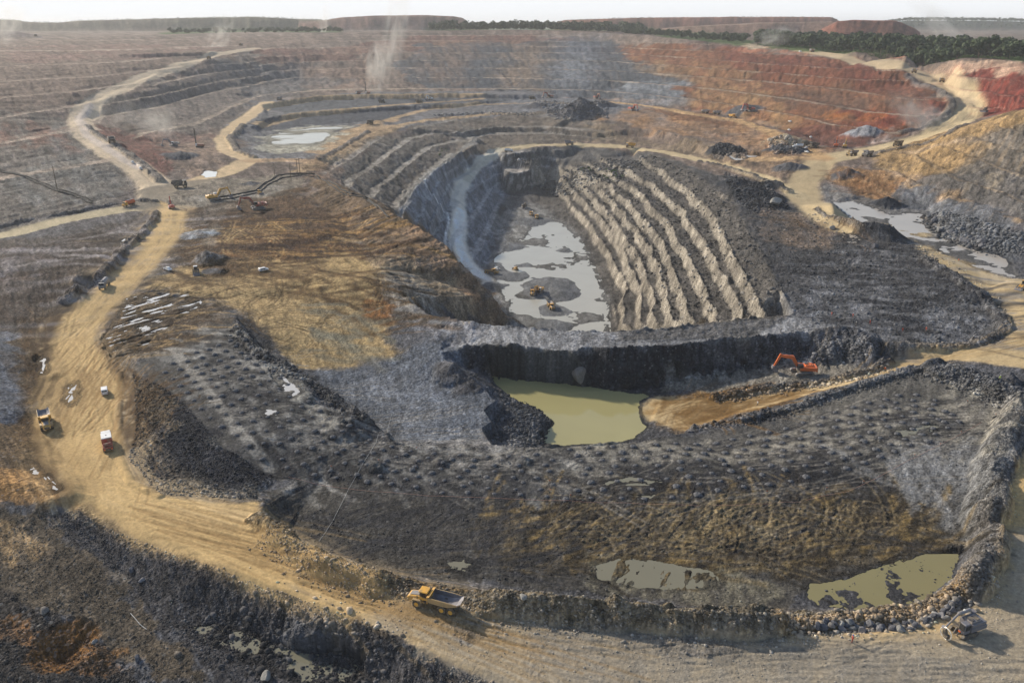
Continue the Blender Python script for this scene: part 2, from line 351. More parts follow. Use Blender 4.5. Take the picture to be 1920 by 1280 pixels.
leftwall = "-400,86 0,80 300,72 470,82 380,110 285,145 210,172 150,205 140,235 180,278 240,315 270,350 240,378 100,405 -400,480"
terr.append(terrace(leftwall, 9.2, 2, 1, led=(.33, .27, .22), lop=.85, frac=.34, seed=20))
innerleft = "480,95 400,115 300,148 215,182 165,215 190,240 260,262 350,268 440,220 480,185 500,150"
terr.append(terrace(innerleft, 9.2, 4, 1, frac=.34, lop=.85, seed=30))
terr.append(terrace("1760,150 1800,135 1920,125 2400,140 2400,230 1920,200 1860,215 1830,200", 12, 0, 1, led=(.34, .2, .15), frac=.3, lop=.7, seed=40))

terr.append(terrace("600,325 700,262 840,224 1000,214 1100,222 1150,262 1000,268 905,262 850,292 800,330 770,360 745,398 650,350", 5.2, 1, 1, led=(.30, .28, .25), frac=.36, lop=.75, seed=50, band=.3))
terr.append(terrace("748,402 775,366 806,336 856,297 905,267 932,281 903,301 870,334 857,370 859,410 855,450 868,488 880,520 830,470", 7.4, 3, 1, led=(.38, .37, .35), frac=.42, lop=.85, seed=51, band=.36))
terr.append(terrace("940,290 905,320 884,350 874,385 874,430 880,470 900,500 925,500 935,430 948,368", 7, 5, 1, led=(.34, .33, .32), frac=.42, lop=.8, seed=52, band=.36))
terr.append(terrace("938,284 1080,283 1050,312 1015,335 1000,352 990,368 950,370", 7, 2, 1, led=(.36, .33, .30), frac=.4, lop=.8, seed=54, band=.34))
terr.append(terrace("1650,318 1700,290 1780,262 1860,240 1920,226 2400,190 2400,470 1920,410 1780,362", 8, 0, .9, led=(.33, .26, .18), frac=.3, lop=.65, seed=53, band=.16))
# ---- colour zones, far to near
paint("-600,70 0,64 480,58 960,52 1330,66 1600,84 1920,104 2600,140 2600,50 -600,50", (.16, .13, .10), seed=1, brk=.6)
# far left wall
paint("-400,84 0,78 300,72 480,70 620,66 560,120 380,112 280,145 150,190 0,210 -400,230", (.185, .14, .112), .75, streak=(.35, .6), seed=5)
paint("-400,100 0,90 300,85 420,92 300,110 0,120 -400,150", (.24, .155, .13), .6, brk=.5, seed=6)
paint("-400,230 0,210 120,225 230,300 260,350 200,395 0,435 -400,480", (.16, .142, .122), .85, streak=(.5, .5), seed=7)
paint("0,200 60,215 150,270 140,300 60,290 0,270", (.23, .12, .085), .6, brk=.4, seed=8)
paint("120,225 240,310 220,380 60,400 0,360 60,310", (.155, .16, .155), .6, brk=.5, seed=9)
paint("300,150 480,98 620,95 560,180 420,235 330,265 220,215", (.165, .145, .128), .8, streak=(.4, .6), seed=10)
paint("210,240 330,250 420,255 360,280 250,262", (.24, .15, .12), .6, brk=.4, seed=11)
paint("180,236 300,262 320,305 300,330 240,290", (.15, .07, .055), .85, seed=12)
paint("310,268 400,262 420,300 390,335 330,330", (.27, .2, .15), .8, seed=13, brk=.5)
# far wall
paint("470,92 800,66 1000,62 1300,84 1300,108 960,92 760,98 600,120 500,118", (.15, .085, .068), .85, seed=14, streak=(.3, .5))
paint("600,90 780,75 770,130 700,160 560,170 520,120", (.235, .165, .125), .6, seed=15, brk=.5)
paint("430,120 560,110 640,150 560,185 470,190", (.12, .125, .13), .6, seed=16, brk=.5)
paint("780,80 1150,72 1200,110 1330,190 1200,190 1000,172 820,168 740,150", (.075, .085, .097), .92, seed=17, streak=(.25, .45))
paint("950,85 1040,85 1000,170 930,165", (.24, .175, .12), .6, seed=18, streak=(.3, .9), soft=.02)
paint("800,75 900,75 860,160 800,150", (.22, .15, .105), .5, seed=19, streak=(.3, .9), soft=.02)
paint("1050,66 1130,66 1120,110 1080,190 1020,190 1050,120", (.20, .21, .225), .6, seed=20, streak=(.35, .8), soft=.02)
paint("1150,150 1300,160 1300,200 1180,195", (.22, .23, .24), .75, seed=21, brk=.6)
paint("1180,84 1400,92 1560,110 1700,140 1780,190 1740,235 1640,270 1560,268 1400,222 1290,200 1290,150 1180,110", (.17, .085, .048), .95, seed=22)
paint("1340,84 1420,92 1560,110 1700,145 1775,195 1700,180 1560,150 1400,135 1360,110", RED, .85, seed=23, brk=1.6, soft=.02)
paint("1180,110 1320,118 1420,150 1420,210 1300,200 1300,160 1190,140", (.24, .16, .09), .8, seed=24, brk=.7)
paint("1320,160 1480,170 1500,240 1400,222 1320,200", (.25, .165, .09), .85, seed=25, brk=.8)
paint("1500,165 1640,185 1620,225 1500,210 1460,190", (.12, .085, .065), .7, seed=26, brk=.6)
paint("1580,150 1620,158 1560,190 1500,180", (.15, .09, .06), .6, seed=27)
paint("1570,215 1680,205 1740,190 1770,200 1700,245 1600,240", (.21, .05, .03), .7, seed=28, brk=.6)
paint("1540,205 1660,218 1640,235 1520,220", (.30, .135, .045), .7, seed=29, brk=.5)
paint("1650,245 1690,222 1750,205 1765,220 1720,240 1650,268", (.38, .32, .29), .8, seed=30, brk=.5)
paint("1440,238 1560,236 1640,245 1630,275 1560,280 1480,255", (.13, .06, .045), .85, seed=31)
paint("1770,150 1800,118 1920,128 2500,160 2500,300 1920,215 1850,222 1810,215 1830,180", (.17, .045, .032), .95, seed=32, streak=(-.5, .35))
paint("1700,108 1800,112 1920,120 2500,150 2500,170 1920,142 1800,132 1700,122", (.40, .29, .215), .9, seed=33, streak=(-.4, .4))
paint("1400,92 1560,100 1700,108 1700,120 1560,104 1400,98", (.28, .14, .09), .9, seed=34)
# dump slope on the right
paint("1640,292 1700,268 1780,243 1860,222 1920,207 2500,165 2500,330 1920,330 1850,320 1780,330 1700,330 1650,318", (.26, .185, .10), .97, seed=35, streak=(-.6, .4), warp=.006)
paint("1640,292 1780,250 1920,215 2400,180 2400,240 1900,250 1780,290 1700,310", (.29, .205, .11), .6, seed=135, brk=.5)
line("1700,285 1780,270 1860,262 1920,262", 5, (.33, .25, .17), .7, warp=3)
paint("1800,270 1920,235 2400,230 2400,480 1920,418 1850,395 1780,368 1720,345 1780,320 1850,300", (.115, .108, .10), .9, seed=36, streak=(-.5, .35), soft=.02)
paint("1850,325 1900,330 1880,360 1830,350", (.3, .25, .18), .6, seed=37, brk=.3)
paint("1650,325 1750,352 1850,392 1920,415 1920,428 1850,405 1750,368 1640,335", (.32, .235, .15), .8, seed=38)
paint("1560,312 1640,318 1690,345 1700,380 1640,380 1590,370", (.27, .175, .095), .9, seed=39, soft=.012)
paint("1680,335 1760,370 1920,428 2200,500 2200,560 1900,485 1820,465 1750,440 1730,395 1690,385", (.115, .12, .13), .95, seed=40, streak=(-.7, .4))
# middle benches
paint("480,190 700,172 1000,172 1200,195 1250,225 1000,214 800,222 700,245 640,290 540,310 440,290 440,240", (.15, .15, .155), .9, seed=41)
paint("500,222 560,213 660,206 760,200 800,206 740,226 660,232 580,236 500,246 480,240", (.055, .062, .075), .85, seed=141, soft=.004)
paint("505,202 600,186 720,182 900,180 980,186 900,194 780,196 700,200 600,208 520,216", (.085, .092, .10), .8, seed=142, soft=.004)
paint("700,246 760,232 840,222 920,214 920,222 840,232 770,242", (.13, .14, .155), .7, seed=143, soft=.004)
for q in ["480,232 560,214 660,204 760,196 850,190 900,186", "510,198 600,183 700,178 900,176", "620,268 680,238 740,222 800,206 900,196 1000,192 1100,200", "560,322 640,290 700,252 760,232 840,222 920,214 1010,216"]:
    line(q, 7, (.38, .28, .17), .8, warp=3, seed=3)
paint("600,262 680,236 740,226 700,262 640,295 560,312 590,290", (.34, .25, .16), .9, seed=42)
paint("490,258 560,238 650,236 640,262 600,278 520,290 480,275", (.35, .33, .27), .9, seed=43)
paint("600,340 700,262 840,224 1000,214 1100,225 1150,262 1000,272 930,282 860,300 800,340 745,400 640,360", (.125, .112, .095), .85, seed=44, streak=(-.9, .5))
paint("560,310 640,300 640,350 600,345", (.22, .15, .10), .8, seed=45, brk=.5)
paint("1100,225 1300,265 1400,300 1330,300 1200,275 1110,268", (.20, .16, .115), .85, seed=46, streak=(-.3, .5))
paint("1170,200 1250,205 1400,225 1560,280 1540,300 1440,300 1300,262 1200,236 1120,220", (.36, .215, .105), .9, seed=47, brk=.9)
paint("1210,205 1320,215 1380,235 1280,225", (.17, .09, .05), .8, seed=48)
paint("1010,180 1200,190 1180,215 1130,235 1060,225 980,212 960,190", (.15, .155, .165), .85, seed=49, brk=.7)
paint("1300,262 1540,298 1500,345 1440,335 1330,300", (.24, .17, .11), .85, seed=50, brk=.8)
# deep pit
pit = "940,283 1100,272 1220,285 1320,320 1380,380 1440,490 1488,592 1400,602 1140,625 980,612 900,530 840,468 750,400 800,330 870,290"
paint(pit, (.115, .11, .105), 1, seed=51, warp=.004)
paint("745,400 800,330 860,290 935,283 950,368 930,400 925,480 930,560 985,612 920,555 840,468", (.19, .197, .21), .95, seed=52, warp=.006)
COLb = np.array((.33, .265, .18))
paint("1000,290 1225,288 1315,325 1380,380 1440,490 1488,592 1400,640 1160,640 1145,560 1110,480 1080,430 1000,370", (.17, .15, .125), .8, seed=53, warp=.006)
paint("930,400 1000,380 1080,430 1140,560 1140,700 940,700 925,500", (.2, .195, .185), .95, seed=54, warp=.006)
line("935,283 905,300 870,335 858,370 862,410 857,450 872,490 915,530", 6.5, (.52, .48, .41), .97, .3, warp=1.5, rough=.05)
line("865,395 862,420 858,452 872,488 905,520", 4.5, (.62, .60, .56), .9, warp=2, rough=.1)
line("745,398 770,360 800,330 850,292 900,262", 4, (.25, .245, .23), .7, warp=2)
line("788,336 800,352 815,372 828,388 838,398 842,420 835,445 828,470", .9, (.55, .55, .54), .9, warp=1)
# outside the pit on the right: dark drilled platform
paint("1225,292 1310,318 1420,345 1520,400 1640,425 1760,470 1850,520 1890,570 1895,620 1860,645 1650,655 1600,628 1488,592 1440,490 1375,380 1310,328", (.078, .076, .077), .97, seed=55, warp=.01)
paint("1440,390 1560,400 1600,430 1580,480 1480,470 1420,430", (.22, .165, .12), .8, seed=56, brk=.6)
paint("1440,560 1560,540 1700,560 1850,600 1860,640 1640,625 1500,620", (.23, .235, .25), .75, seed=57, brk=.6)
paint("1570,545 1700,560 1690,590 1600,585", (.3, .3, .31), .6, seed=58, brk=.5)
paint("1380,330 1450,355 1480,390 1420,400 1370,370", (.07, .072, .08), .8, seed=59, brk=.6)
paint("1540,345 1600,365 1730,395 1760,440 1860,480 1910,490 1910,530 1830,505 1740,465 1670,445 1590,420 1540,390", (.17, .165, .16), .9, seed=60)
# roads on the right
line("1545,298 1620,284 1700,266 1760,248 1800,225 1815,200 1795,178", 17, (.44, .36, .23), 1, .3, warp=3, rough=.1, streaks=.3, seed=61)
line("1810,195 1770,158 1715,134 1640,116 1560,102 1500,94", 13, (.42, .34, .23), .95, .3, warp=3, rough=.1, seed=62)
line("1530,94 1460,90 1400,86", 9, (.4, .26, .18), .8, warp=3)
line("1340,76 1375,78 1420,90", 14, (.45, .38, .28), .8, warp=3)
line("1545,298 1520,325 1500,350 1510,375 1545,395 1590,412 1650,428 1700,436", 12, (.41, .33, .21), .95, .3, warp=2, rough=.03, seed=63)
line("1500,370 1470,352 1440,338 1380,318 1320,302 1250,286 1180,276 1100,272 1010,272 935,283", 7, (.42, .345, .225), .95, .35, warp=2, rough=.2, seed=64)
line("1545,298 1450,300 1400,296", 9, (.38, .27, .16), .9, warp=3); line("1545,296 1500,278 1440,245 1380,225 1300,215 1220,200 1150,192", 9, (.42, .29, .16), .9, warp=4)
line("935,283 905,300 870,335", 6, (.38, .36, .3), .9, warp=2)
paint("1715,452 1820,495 1880,520 1925,525 2100,560 2200,700 1920,690 1780,675 1640,705 1500,745 1400,770 1300,805 1235,800 1200,770 1225,740 1320,745 1400,735 1540,712 1650,680 1660,660 1780,650 1862,645 1892,620 1884,588 1848,552 1795,518 1730,478", (.42, .33, .20), .97, seed=65, warp=.008, rough=.03)
paint("1205,745 1330,735 1420,760 1300,805 1235,803 1200,775", (.30, .20, .09), .75, seed=66, brk=.5)
paint("1740,462 1830,500 1905,520 1900,545 1840,520 1760,485", (.42, .37, .30), .6, seed=67, brk=.9)
# near ridge
paint("865,612 980,615 1140,624 1300,612 1488,594 1640,625 1640,640 1480,632 1340,645 1200,656 1060,666 960,652 870,650 820,640", (.24, .24, .245), .95, seed=68, warp=.006)
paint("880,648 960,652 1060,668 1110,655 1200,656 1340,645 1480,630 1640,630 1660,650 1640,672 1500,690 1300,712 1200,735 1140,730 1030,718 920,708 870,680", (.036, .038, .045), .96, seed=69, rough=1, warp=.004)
paint("1250,700 1400,690 1560,675 1640,668 1640,690 1540,708 1400,725 1330,735 1240,735", (.20, .185, .16), .95, seed=70, warp=.01)
# left: road approaches
line("480,91 390,110 300,135 230,165 170,195 148,225 165,255 210,285 262,318 292,345 290,368", 11.5, (.46, .38, .28), 1, .22, warp=2, rough=.15, streaks=.25, seed=71)
line("170,195 148,225 165,255 210,285 262,318", 4, (.5, .44, .4), .6, .5, warp=2)
line("500,192 450,228 418,262 432,285 470,300 420,325 360,342 300,360", 9, (.47, .365, .235), 1, .22, warp=2, rough=.15, seed=72)
line("470,302 540,300 600,305", 9, (.38, .27, .17), .8, warp=3)
line("-100,460 0,442 120,412 230,392 300,388", 7.5, (.41, .35, .24), .97, .3, warp=1, rough=.15, seed=73)
paint("280,345 420,335 560,325 560,360 440,395 300,400 230,385", (.20, .175, .14), .9, seed=74)
paint("340,372 440,365 520,350 480,385 380,392", (.27, .26, .24), .7, seed=75, brk=.6)
# brown working ground
paint("345,395 480,375 560,350 650,425 720,480 760,540 730,600 600,560 440,520 330,490 320,440", (.10, .062, .033), .95, seed=76, soft=.012)
paint("380,455 560,430 650,440 700,480 640,500 480,500", (.17, .095, .04), .7, seed=77, brk=.5)
paint("355,395 430,380 400,460 345,440", (.2, .18, .155), .7, seed=78, brk=.4)
paint("330,490 430,510 560,490 650,470 720,500 700,560 720,610 760,660 680,700 560,690 500,640 470,590 380,560 280,535", (.35, .262, .14), .95, seed=79, rough=.3, soft=.01)
paint("420,470 560,460 640,490 560,520 470,500", (.12, .075, .035), .75, seed=80, brk=.45)
paint("560,330 640,420 700,470 780,540 860,600 980,612 900,530 840,468 745,400 640,350", (.165, .118, .075), .9, seed=81, streak=(-1.0, .5))
paint("620,300 700,262 850,224 900,262 800,330 745,398 650,350", (.17, .16, .145), .6, seed=181, brk=.7)
paint("640,430 720,470 900,580 930,610 860,600 760,560 690,490", (.25, .20, .14), .8, seed=82, streak=(-1.0, .6))
paint("750,420 850,480 900,535 880,560 800,480", (.38, .25, .155), .8, seed=83, brk=.5)
paint("720,500 800,520 850,600 760,610 720,580", (.24, .225, .2), .8, seed=84, brk=.6)
paint("690,560 745,575 730,610 690,600", (.19, .085, .025), .85, seed=85)
paint("760,610 860,600 930,612 880,650 860,680 790,660", (.26, .265, .285), .85, seed=86, brk=.9)
# grey basin
paint("600,690 700,670 780,650 860,650 900,720 930,760 915,830 760,830 690,790 620,740 540,700", (.125, .137, .158), .95, seed=87, soft=.015)
paint("680,700 840,700 900,780 760,800 700,760", (.23, .24, .26), .6, seed=88, brk=.9)
paint("880,700 960,745 1030,770 1035,795 1015,832 920,830 935,750", (.07, .075, .085), .9, seed=89)
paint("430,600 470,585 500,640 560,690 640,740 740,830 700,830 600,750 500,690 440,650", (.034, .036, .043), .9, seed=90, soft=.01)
# blast bench
paint("260,690 330,640 430,590 480,680 600,770 720,838 1000,838 1200,830 1300,815 1500,765 1720,698 1900,745 1860,830 1640,900 1500,945 1000,940 600,905 480,890 380,840 290,760", (.092, .088, .083), .96, seed=91, rough=.3)
paint("270,650 420,640 600,790 720,850 1000,860 1000,900 700,890 480,820 330,720", (.20, .195, .185), .7, seed=92, brk=.45)
paint("1040,838 1240,835 1440,812 1600,770 1800,790 1640,860 1440,915 1060,940", (.25, .235, .205), .8, seed=93, brk=.6)
paint("700,800 900,820 1000,850 900,880 740,850", (.27, .26, .25), .6, seed=94, brk=.35)
paint("1450,760 1640,715 1760,710 1800,780 1640,800 1500,810", (.17, .16, .14), .7, seed=95, brk=.7)
paint("190,560 250,545 380,560 440,600 330,650 250,680 200,670", (.21, .165, .11), .9, seed=96, brk=.8)
paint("180,560 250,540 300,560 220,620 200,680 180,640", (.09, .06, .035), .8, seed=97, brk=.7)
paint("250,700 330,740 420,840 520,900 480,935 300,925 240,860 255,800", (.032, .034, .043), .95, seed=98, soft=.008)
paint("225,690 300,720 340,790 280,850 235,830", (.19, .15, .10), .85, seed=99, brk=.6)
paint("270,900 400,915 500,920 480,945 330,940", (.19, .17, .14), .7, seed=100, soft=.012)
# foreground bench
paint("490,930 600,905 1000,940 1500,948 1640,900 1860,830 1880,900 1850,1000 1800,1035 1600,1075 1500,1120 1440,1150 1200,1120 1000,1100 760,1080 600,1030 490,970", (.078, .073, .066), .96, seed=101, rough=.32)
paint("900,960 1200,950 1500,960 1760,960 1750,1040 1500,1080 1200,1060 1000,1080 850,1030", (.115, .088, .048), .85, seed=102, brk=.8, streak=(-.5, .4))
paint("1300,960 1560,930 1640,990 1480,1040 1330,1010", (.22, .165, .085), .7, seed=103, brk=.45, streak=(-.8, .6))
paint("1440,890 1540,900 1560,940 1480,950", (.27, .16, .05), .7, seed=104, brk=.35)
paint("1640,780 1880,790 1860,900 1830,960 1700,900", (.14, .142, .15), .75, seed=105, brk=.8)
paint("1100,1040 1340,1060 1480,1100 1440,1150 1200,1120 1080,1100", (.24, .22, .165), .75, seed=106, brk=.6)
paint("1810,800 1905,800 1870,900 1850,1010 1790,1030 1790,900", (.15, .148, .145), .8, seed=107, brk=.8)
# left ground
paint("-400,470 0,455 180,430 290,400 300,420 260,470 200,510 120,570 60,620 -400,640", (.095, .08, .07), .95, seed=108, streak=(.6, .4))
paint("0,470 120,450 130,490 60,520 0,530", (.26, .24, .25), .6, seed=109, brk=.5)
paint("-100,540 100,500 200,480 120,560 40,600 -100,620", (.085, .058, .042), .8, seed=110, brk=.8)
paint("-400,640 30,620 60,700 50,790 -400,900", (.155, .17, .20), .9, seed=111, brk=1.2)
paint("40,610 100,600 90,700 60,780 90,850 100,900 60,900 30,840 40,720", (.11, .078, .045), .9, seed=112)
paint("-200,800 50,790 110,900 170,960 60,950 -200,900", (.15, .105, .06), .9, seed=113, streak=(.7, .5))
paint("-200,870 60,880 150,935 60,945 -200,930", (.31, .19, .085), .8, seed=114, streak=(.9, .6))
RING = "300,378 345,400 325,435 310,465 287,487 250,517 212,548 165,597 150,640 190,665 212,700 218,780 218,860 240,905 300,930 400,940 480,942 480,975 540,1010 610,1050 700,1085 780,1112 900,1138 1080,1154 1300,1180 1440,1192 1600,1187 1740,1178 1835,1130 1862,1050 1880,960 1900,880 1955,800 2200,700 2700,900 2300,1500 1050,1450 950,1290 850,1240 740,1195 640,1155 540,1110 430,1070 330,1035 220,990 150,945 100,880 55,850 65,770 90,730 75,680 90,605 128,562 190,522 220,495 240,467 277,437 298,405"
paint(RING, SAND, 1, seed=115, warp=.006, soft=.005, rough=.12)
line("320,395 285,450 235,510 180,560 135,615 150,690 172,760 172,850 212,930 320,985 450,1020 560,1075 680,1130 820,1165 1000,1205 1300,1225 1600,1230 1800,1215", 13, (.53, .41, .25), .55, .45, streaks=.9, seed=61, rough=.02, colb=(.30, .205, .10))
paint("100,690 150,660 175,700 165,760 130,800 100,770", (.12, .085, .045), .85, seed=116)
paint("45,760 80,800 150,900 190,960 140,960 70,880 40,830", (.13, .085, .04), .7, seed=117, brk=.8)
paint("560,1050 800,1120 1000,1150 1300,1185 1600,1192 1780,1185 1860,1120 1890,1000 2400,900 2400,1500 1050,1450 850,1240 650,1160 540,1110", (.315, .275, .215), .9, seed=118, soft=.03, rough=.1)
paint("1000,1170 1400,1215 1700,1215 1900,1250 1900,1400 1100,1400 1000,1260", (.24, .225, .20), .7, seed=119, brk=.7, rough=.15)
paint("1180,1195 1330,1195 1420,1220 1350,1240 1200,1230", (.12, .12, .13), .7, seed=120, brk=.6, rough=.5)
paint("850,1170 940,1165 960,1200 880,1205", (.16, .165, .18), .6, seed=121, brk=.6, rough=.5)
# lower left slopes
paint("60,960 140,955 330,1040 560,1120 740,1200 950,1290 1000,1400 500,1450 420,1280 330,1200 240,1090 130,1010", (.078, .075, .078), .97, seed=122, rough=.6)
paint("-300,1000 0,960 60,965 130,1010 240,1100 330,1200 400,1280 300,1280 160,1190 0,1110 -300,1150", (.115, .095, .072), .95, seed=123, rough=.55)
paint("-100,985 40,975 90,1030 80,1060 20,1050 -100,1100", (.36, .26, .15), .8, seed=124, brk=.6)
paint("-300,1110 0,1100 160,1200 300,1290 300,1500 -300,1500", (.06, .054, .05), .9, seed=125, rough=1)
paint("-200,1150 0,1150 120,1185 220,1260 160,1260 0,1200 -200,1200", (.24, .13, .05), .8, seed=126, brk=.6)
paint("150,1180 240,1220 200,1260 130,1230", (.2, .11, .04), .7, seed=127, brk=.4)
for sl, lm, led in terr: tint(sl, lm, led)
RQ = .25+.75*sstep(.1, .45, ROUGHM); COL *= (1+(.22*fbm(X, Y, 9, 5, 77, .6)+.12*n_b)*RQ)[..., None]

# ---- relief: berms, spoil heaps, rough ground
line("500,985 560,1035 640,1072 720,1095 800,1112 900,1128 1000,1138 1100,1150 1200,1157 1300,1166 1400,1172 1440,1174", 2.6, (.085, .08, .07), .8, dz=2.0, rough=1, warp=1, seed=1)
line("900,1128 1000,1138 1100,1150 1200,1157 1300,1166 1400,1172 1500,1170 1600,1165 1700,1158 1760,1140 1800,1115 1825,1075", 2.4, (.17, .145, .105), .8, dz=2.4, rough=1, warp=1, seed=2)
line("1470,1160 1560,1160 1660,1152 1740,1140 1790,1110 1815,1070", 2.0, (.32, .21, .09), .6, rough=1, warp=1.5, seed=3)
line("1850,975 1852,920 1868,860 1895,800 1920,760", 3.6, (.14, .138, .135), .8, dz=4.3, rough=1, warp=1.5, seed=4)
line("1826,1092 1846,1050 1852,1010 1850,960", 3.0, (.14, .13, .12), .8, dz=3.5, rough=1, warp=1, seed=44)
line("1340,746 1420,731 1500,721 1580,709 1640,694 1665,680", 1.6, (.08, .08, .085), .9, dz=1.3, rough=1, warp=1, seed=5)
line("1300,805 1400,788 1500,762 1620,722 1700,698 1760,692", 1.8, (.13, .13, .135), .8, dz=1.5, rough=1, warp=1, seed=6)
line("1760,695 1820,710 1870,735 1900,745", 4, (.10, .102, .11), .95, dz=3, rough=1, warp=1, seed=7)
line("160,955 230,1000 330,1045 430,1085", 2, (.07, .065, .07), .5, dz=.1, rough=1, warp=1, seed=8)
line("225,700 222,780 224,860 245,905 300,930", .9, (.24, .17, .09), .6, dz=.6, seed=9)
line("445,605 455,630 485,660 560,703 620,742 690,792", 1.6, (.07, .072, .08), .9, dz=1.4, rough=1, warp=1, seed=10)
line("480,975 540,1012 610,1052 700,1088", 2.2, (.10, .09, .075), .8, dz=1.2, rough=1, warp=1, seed=12)
for q, w_, h_ in [("165,240 215,275 265,308 300,340", 3, 2.2), ("1810,235 1770,258 1700,276 1620,295", 3, 2), ("1690,250 1740,238 1770,222 1785,200 1765,175 1700,145", 4, 2.5), 
                  ("1480,362 1440,342 1380,322 1310,305", 2.5, 2), ("1530,392 1560,408 1620,430", 1.6, .7), ("1730,488 1790,522 1840,558 1874,592 1884,620 1848,640 1780,654 1670,664", 2.2, 1.6),
                  ("455,235 430,262 445,285 475,296", 3, 2), ("-50,440 100,408 220,384 290,378", 2, 1.2), ("293,400 290,412 268,437 233,468 212,496 182,524 118,565", 1.8, 1.3), ("600,300 640,278 690,248", 3, 2)]:
    line(q, w_, (.12, .115, .115), .8, dz=h_, rough=1, warp=1.2, seed=14)
for b in [(1660, 385, 13, 6, GD), (1660, 440, 14, 6, GD), (1585, 330, 12, 6, GM), (1410, 370, 22, 8, GD), (1380, 350, 16, 6, GD), (1440, 350, 14, 5, GD), (1440, 385, 14, 4, GD), (1350, 283, 17, 6, GD), (1372, 286, 12, 4, GD), (1470, 270, 22, 10, (.3, .25, .18)), (1460, 285, 16, 7, GM), (1495, 285, 12, 4, GM),
          (1480, 315, 16, 5, GM), (390, 490, 9, 5, (.17, .165, .16)), (400, 510, 7, 3, GM), (375, 440, 12, 1.5, (.25, .27, .29)), (1090, 205, 34, 13, GM), (1060, 212, 22, 7, GM), (1130, 200, 24, 8, GM), (1000, 203, 22, 7, GM), (340, 292, 16, 4, GM), (1560, 655, 9, 4, GM), (1600, 650, 10, 4, GM), (1630, 668, 8, 3.5, GM), (1540, 672, 6, 2, GM),
          (1820, 560, 9, 3, GD), (1690, 600, 7, 1.5, GD), (1395, 205, 24, 5, GM), (1010, 525, 11, 4.0, (.2, .205, .215)), (1040, 530, 10, 3, (.2, .205, .215)), (1000, 440, 6, .3, GM), (825, 868, 2.6, 1.3, (.17, .175, .17)), (703, 875, 2.4, 1.2, (.14, .145, .14)), (985, 866, 2.4, 1.3, (.2, .21, .21)), (1890, 715, 5, 3, GM),
          (120, 1215, 7, -3.5, (.19, .105, .04)), (170, 1235, 5, 1, None), (590, 1185, 6, 1.5, GM), (560, 1220, 6, 1.6, GM), (600, 540, 5, .8, None), (860, 640, 9, 4, GL), (850, 700, 8, 4, GM), (880, 725, 7, 2, GM), (660, 800, 9, 3, GD), (640, 240, 14, 0, None), (710, 232, 14, 3, None), (1620, 248, 20, 6, GL), (470, 345, 8, 1.5, GM)]:
    bump(*b[:4], b[4], seed=int(b[0]))
# tyre tracks: pairs of shallow ruts, darker and wetter than the ground beside them
TR = random.Random(11)
def tracks(s, n, lo, hi, col, curve=1.0, op=.5, base=None, spread=.5, smear=0):
    w = ground_pts(s); xs = [p[0] for p in w]; ys = [p[1] for p in w]
    for k in range(n):
        for _ in range(40):
            x, y = TR.uniform(min(xs), max(xs)), TR.uniform(min(ys), max(ys))
            c = False
            for i in range(len(w)):
                (ax, ay), (bx_, by) = w[i], w[(i+1) % len(w)]
                if (ay > y) != (by > y) and x < (bx_-ax)*(y-ay)/(by-ay)+ax: c = not c
            if c: break
        a = base+TR.gauss(0, spread) if base is not None else TR.uniform(0, 6.28); L = TR.uniform(lo, hi); kk = TR.gauss(0, curve)/L; pl = []
        for i in range(9): pl.append((x, y)); x += math.cos(a)*L/8; y += math.sin(a)*L/8; a += kk*L/8
        if smear:
            if min(p[1] for p in pl) > 70: line(pl, smear*TR.uniform(.5, 1.5), col, op*TR.uniform(.4, 1), .9, warp=smear*.9, seed=k, world=True)
            continue
        off = 1.1
        for sgn in (-1, 1):
            q = []
            for i in range(9):
                j = min(i, 7); dx, dy = pl[j+1][0]-pl[j][0], pl[j+1][1]-pl[j][1]; l = math.hypot(dx, dy)+1e-6
                q.append((pl[i][0]-sgn*dy/l*off, pl[i][1]+sgn*dx/l*off))
            if min(p[1] for p in q) < 70: continue
            wd = .33*max(1, pl[0][1]/300)
            line(q, wd, col, op*TR.uniform(.35, .9), .6, dz=-.06, world=True)
DK = (.10, .065, .03)
tracks("340,430 560,420 700,480 720,600 560,560 340,500", 70, 15, 60, (.40, .30, .16), 1.2, .6)
tracks("330,490 600,510 720,520 720,610 640,680 540,660 470,590 300,540", 60, 15, 55, DK, 1.2, .6)
tracks("200,560 400,560 330,650 220,680", 36, 10, 30, (.30, .22, .13), 1, .6)
tracks("200,560 400,560 330,650 220,680", 36, 10, 30, (.06, .045, .03), 1, .7)
tracks("380,400 640,400 720,480 420,480", 45, 15, 60, (.30, .19, .075), .4, .8, base=.05, spread=.25, smear=1.1)
tracks("380,400 640,400 720,480 420,480", 45, 15, 60, (.055, .03, .016), .4, .85, base=.05, spread=.25, smear=1.8)
tracks("300,470 440,480 720,520 700,600 600,640 520,560 300,530", 75, 12, 50, (.10, .062, .028), .6, .8, base=-.1, spread=.5, smear=1.3)
tracks("560,560 720,600 700,670 560,670", 40, 6, 20, (.19, .175, .13), .6, .8, base=-.4, spread=.5, smear=1.2)
tracks("180,560 250,545 380,560 330,650 210,690", 70, 8, 30, (.06, .038, .02), .6, .85, base=.6, spread=.6, smear=1.3)
tracks("180,560 250,545 380,560 330,650 210,690", 30, 8, 30, (.30, .22, .12), .6, .8, base=.6, spread=.6, smear=.6)
tracks("35,600 110,600 100,700 70,780 150,920 100,930 30,840", 60, 8, 35, (.075, .045, .02), .4, .85, base=1.7, spread=.4, smear=1.2)
tracks("212,690 290,720 270,830 225,880", 50, 6, 24, (.085, .052, .025), .8, .85, base=1.6, spread=.5, smear=.7)
tracks("1040,840 1440,815 1780,740 1840,800 1500,940 1060,940", 70, 8, 34, (.27, .25, .21), .4, .75, base=.12, spread=.35, smear=1.2)
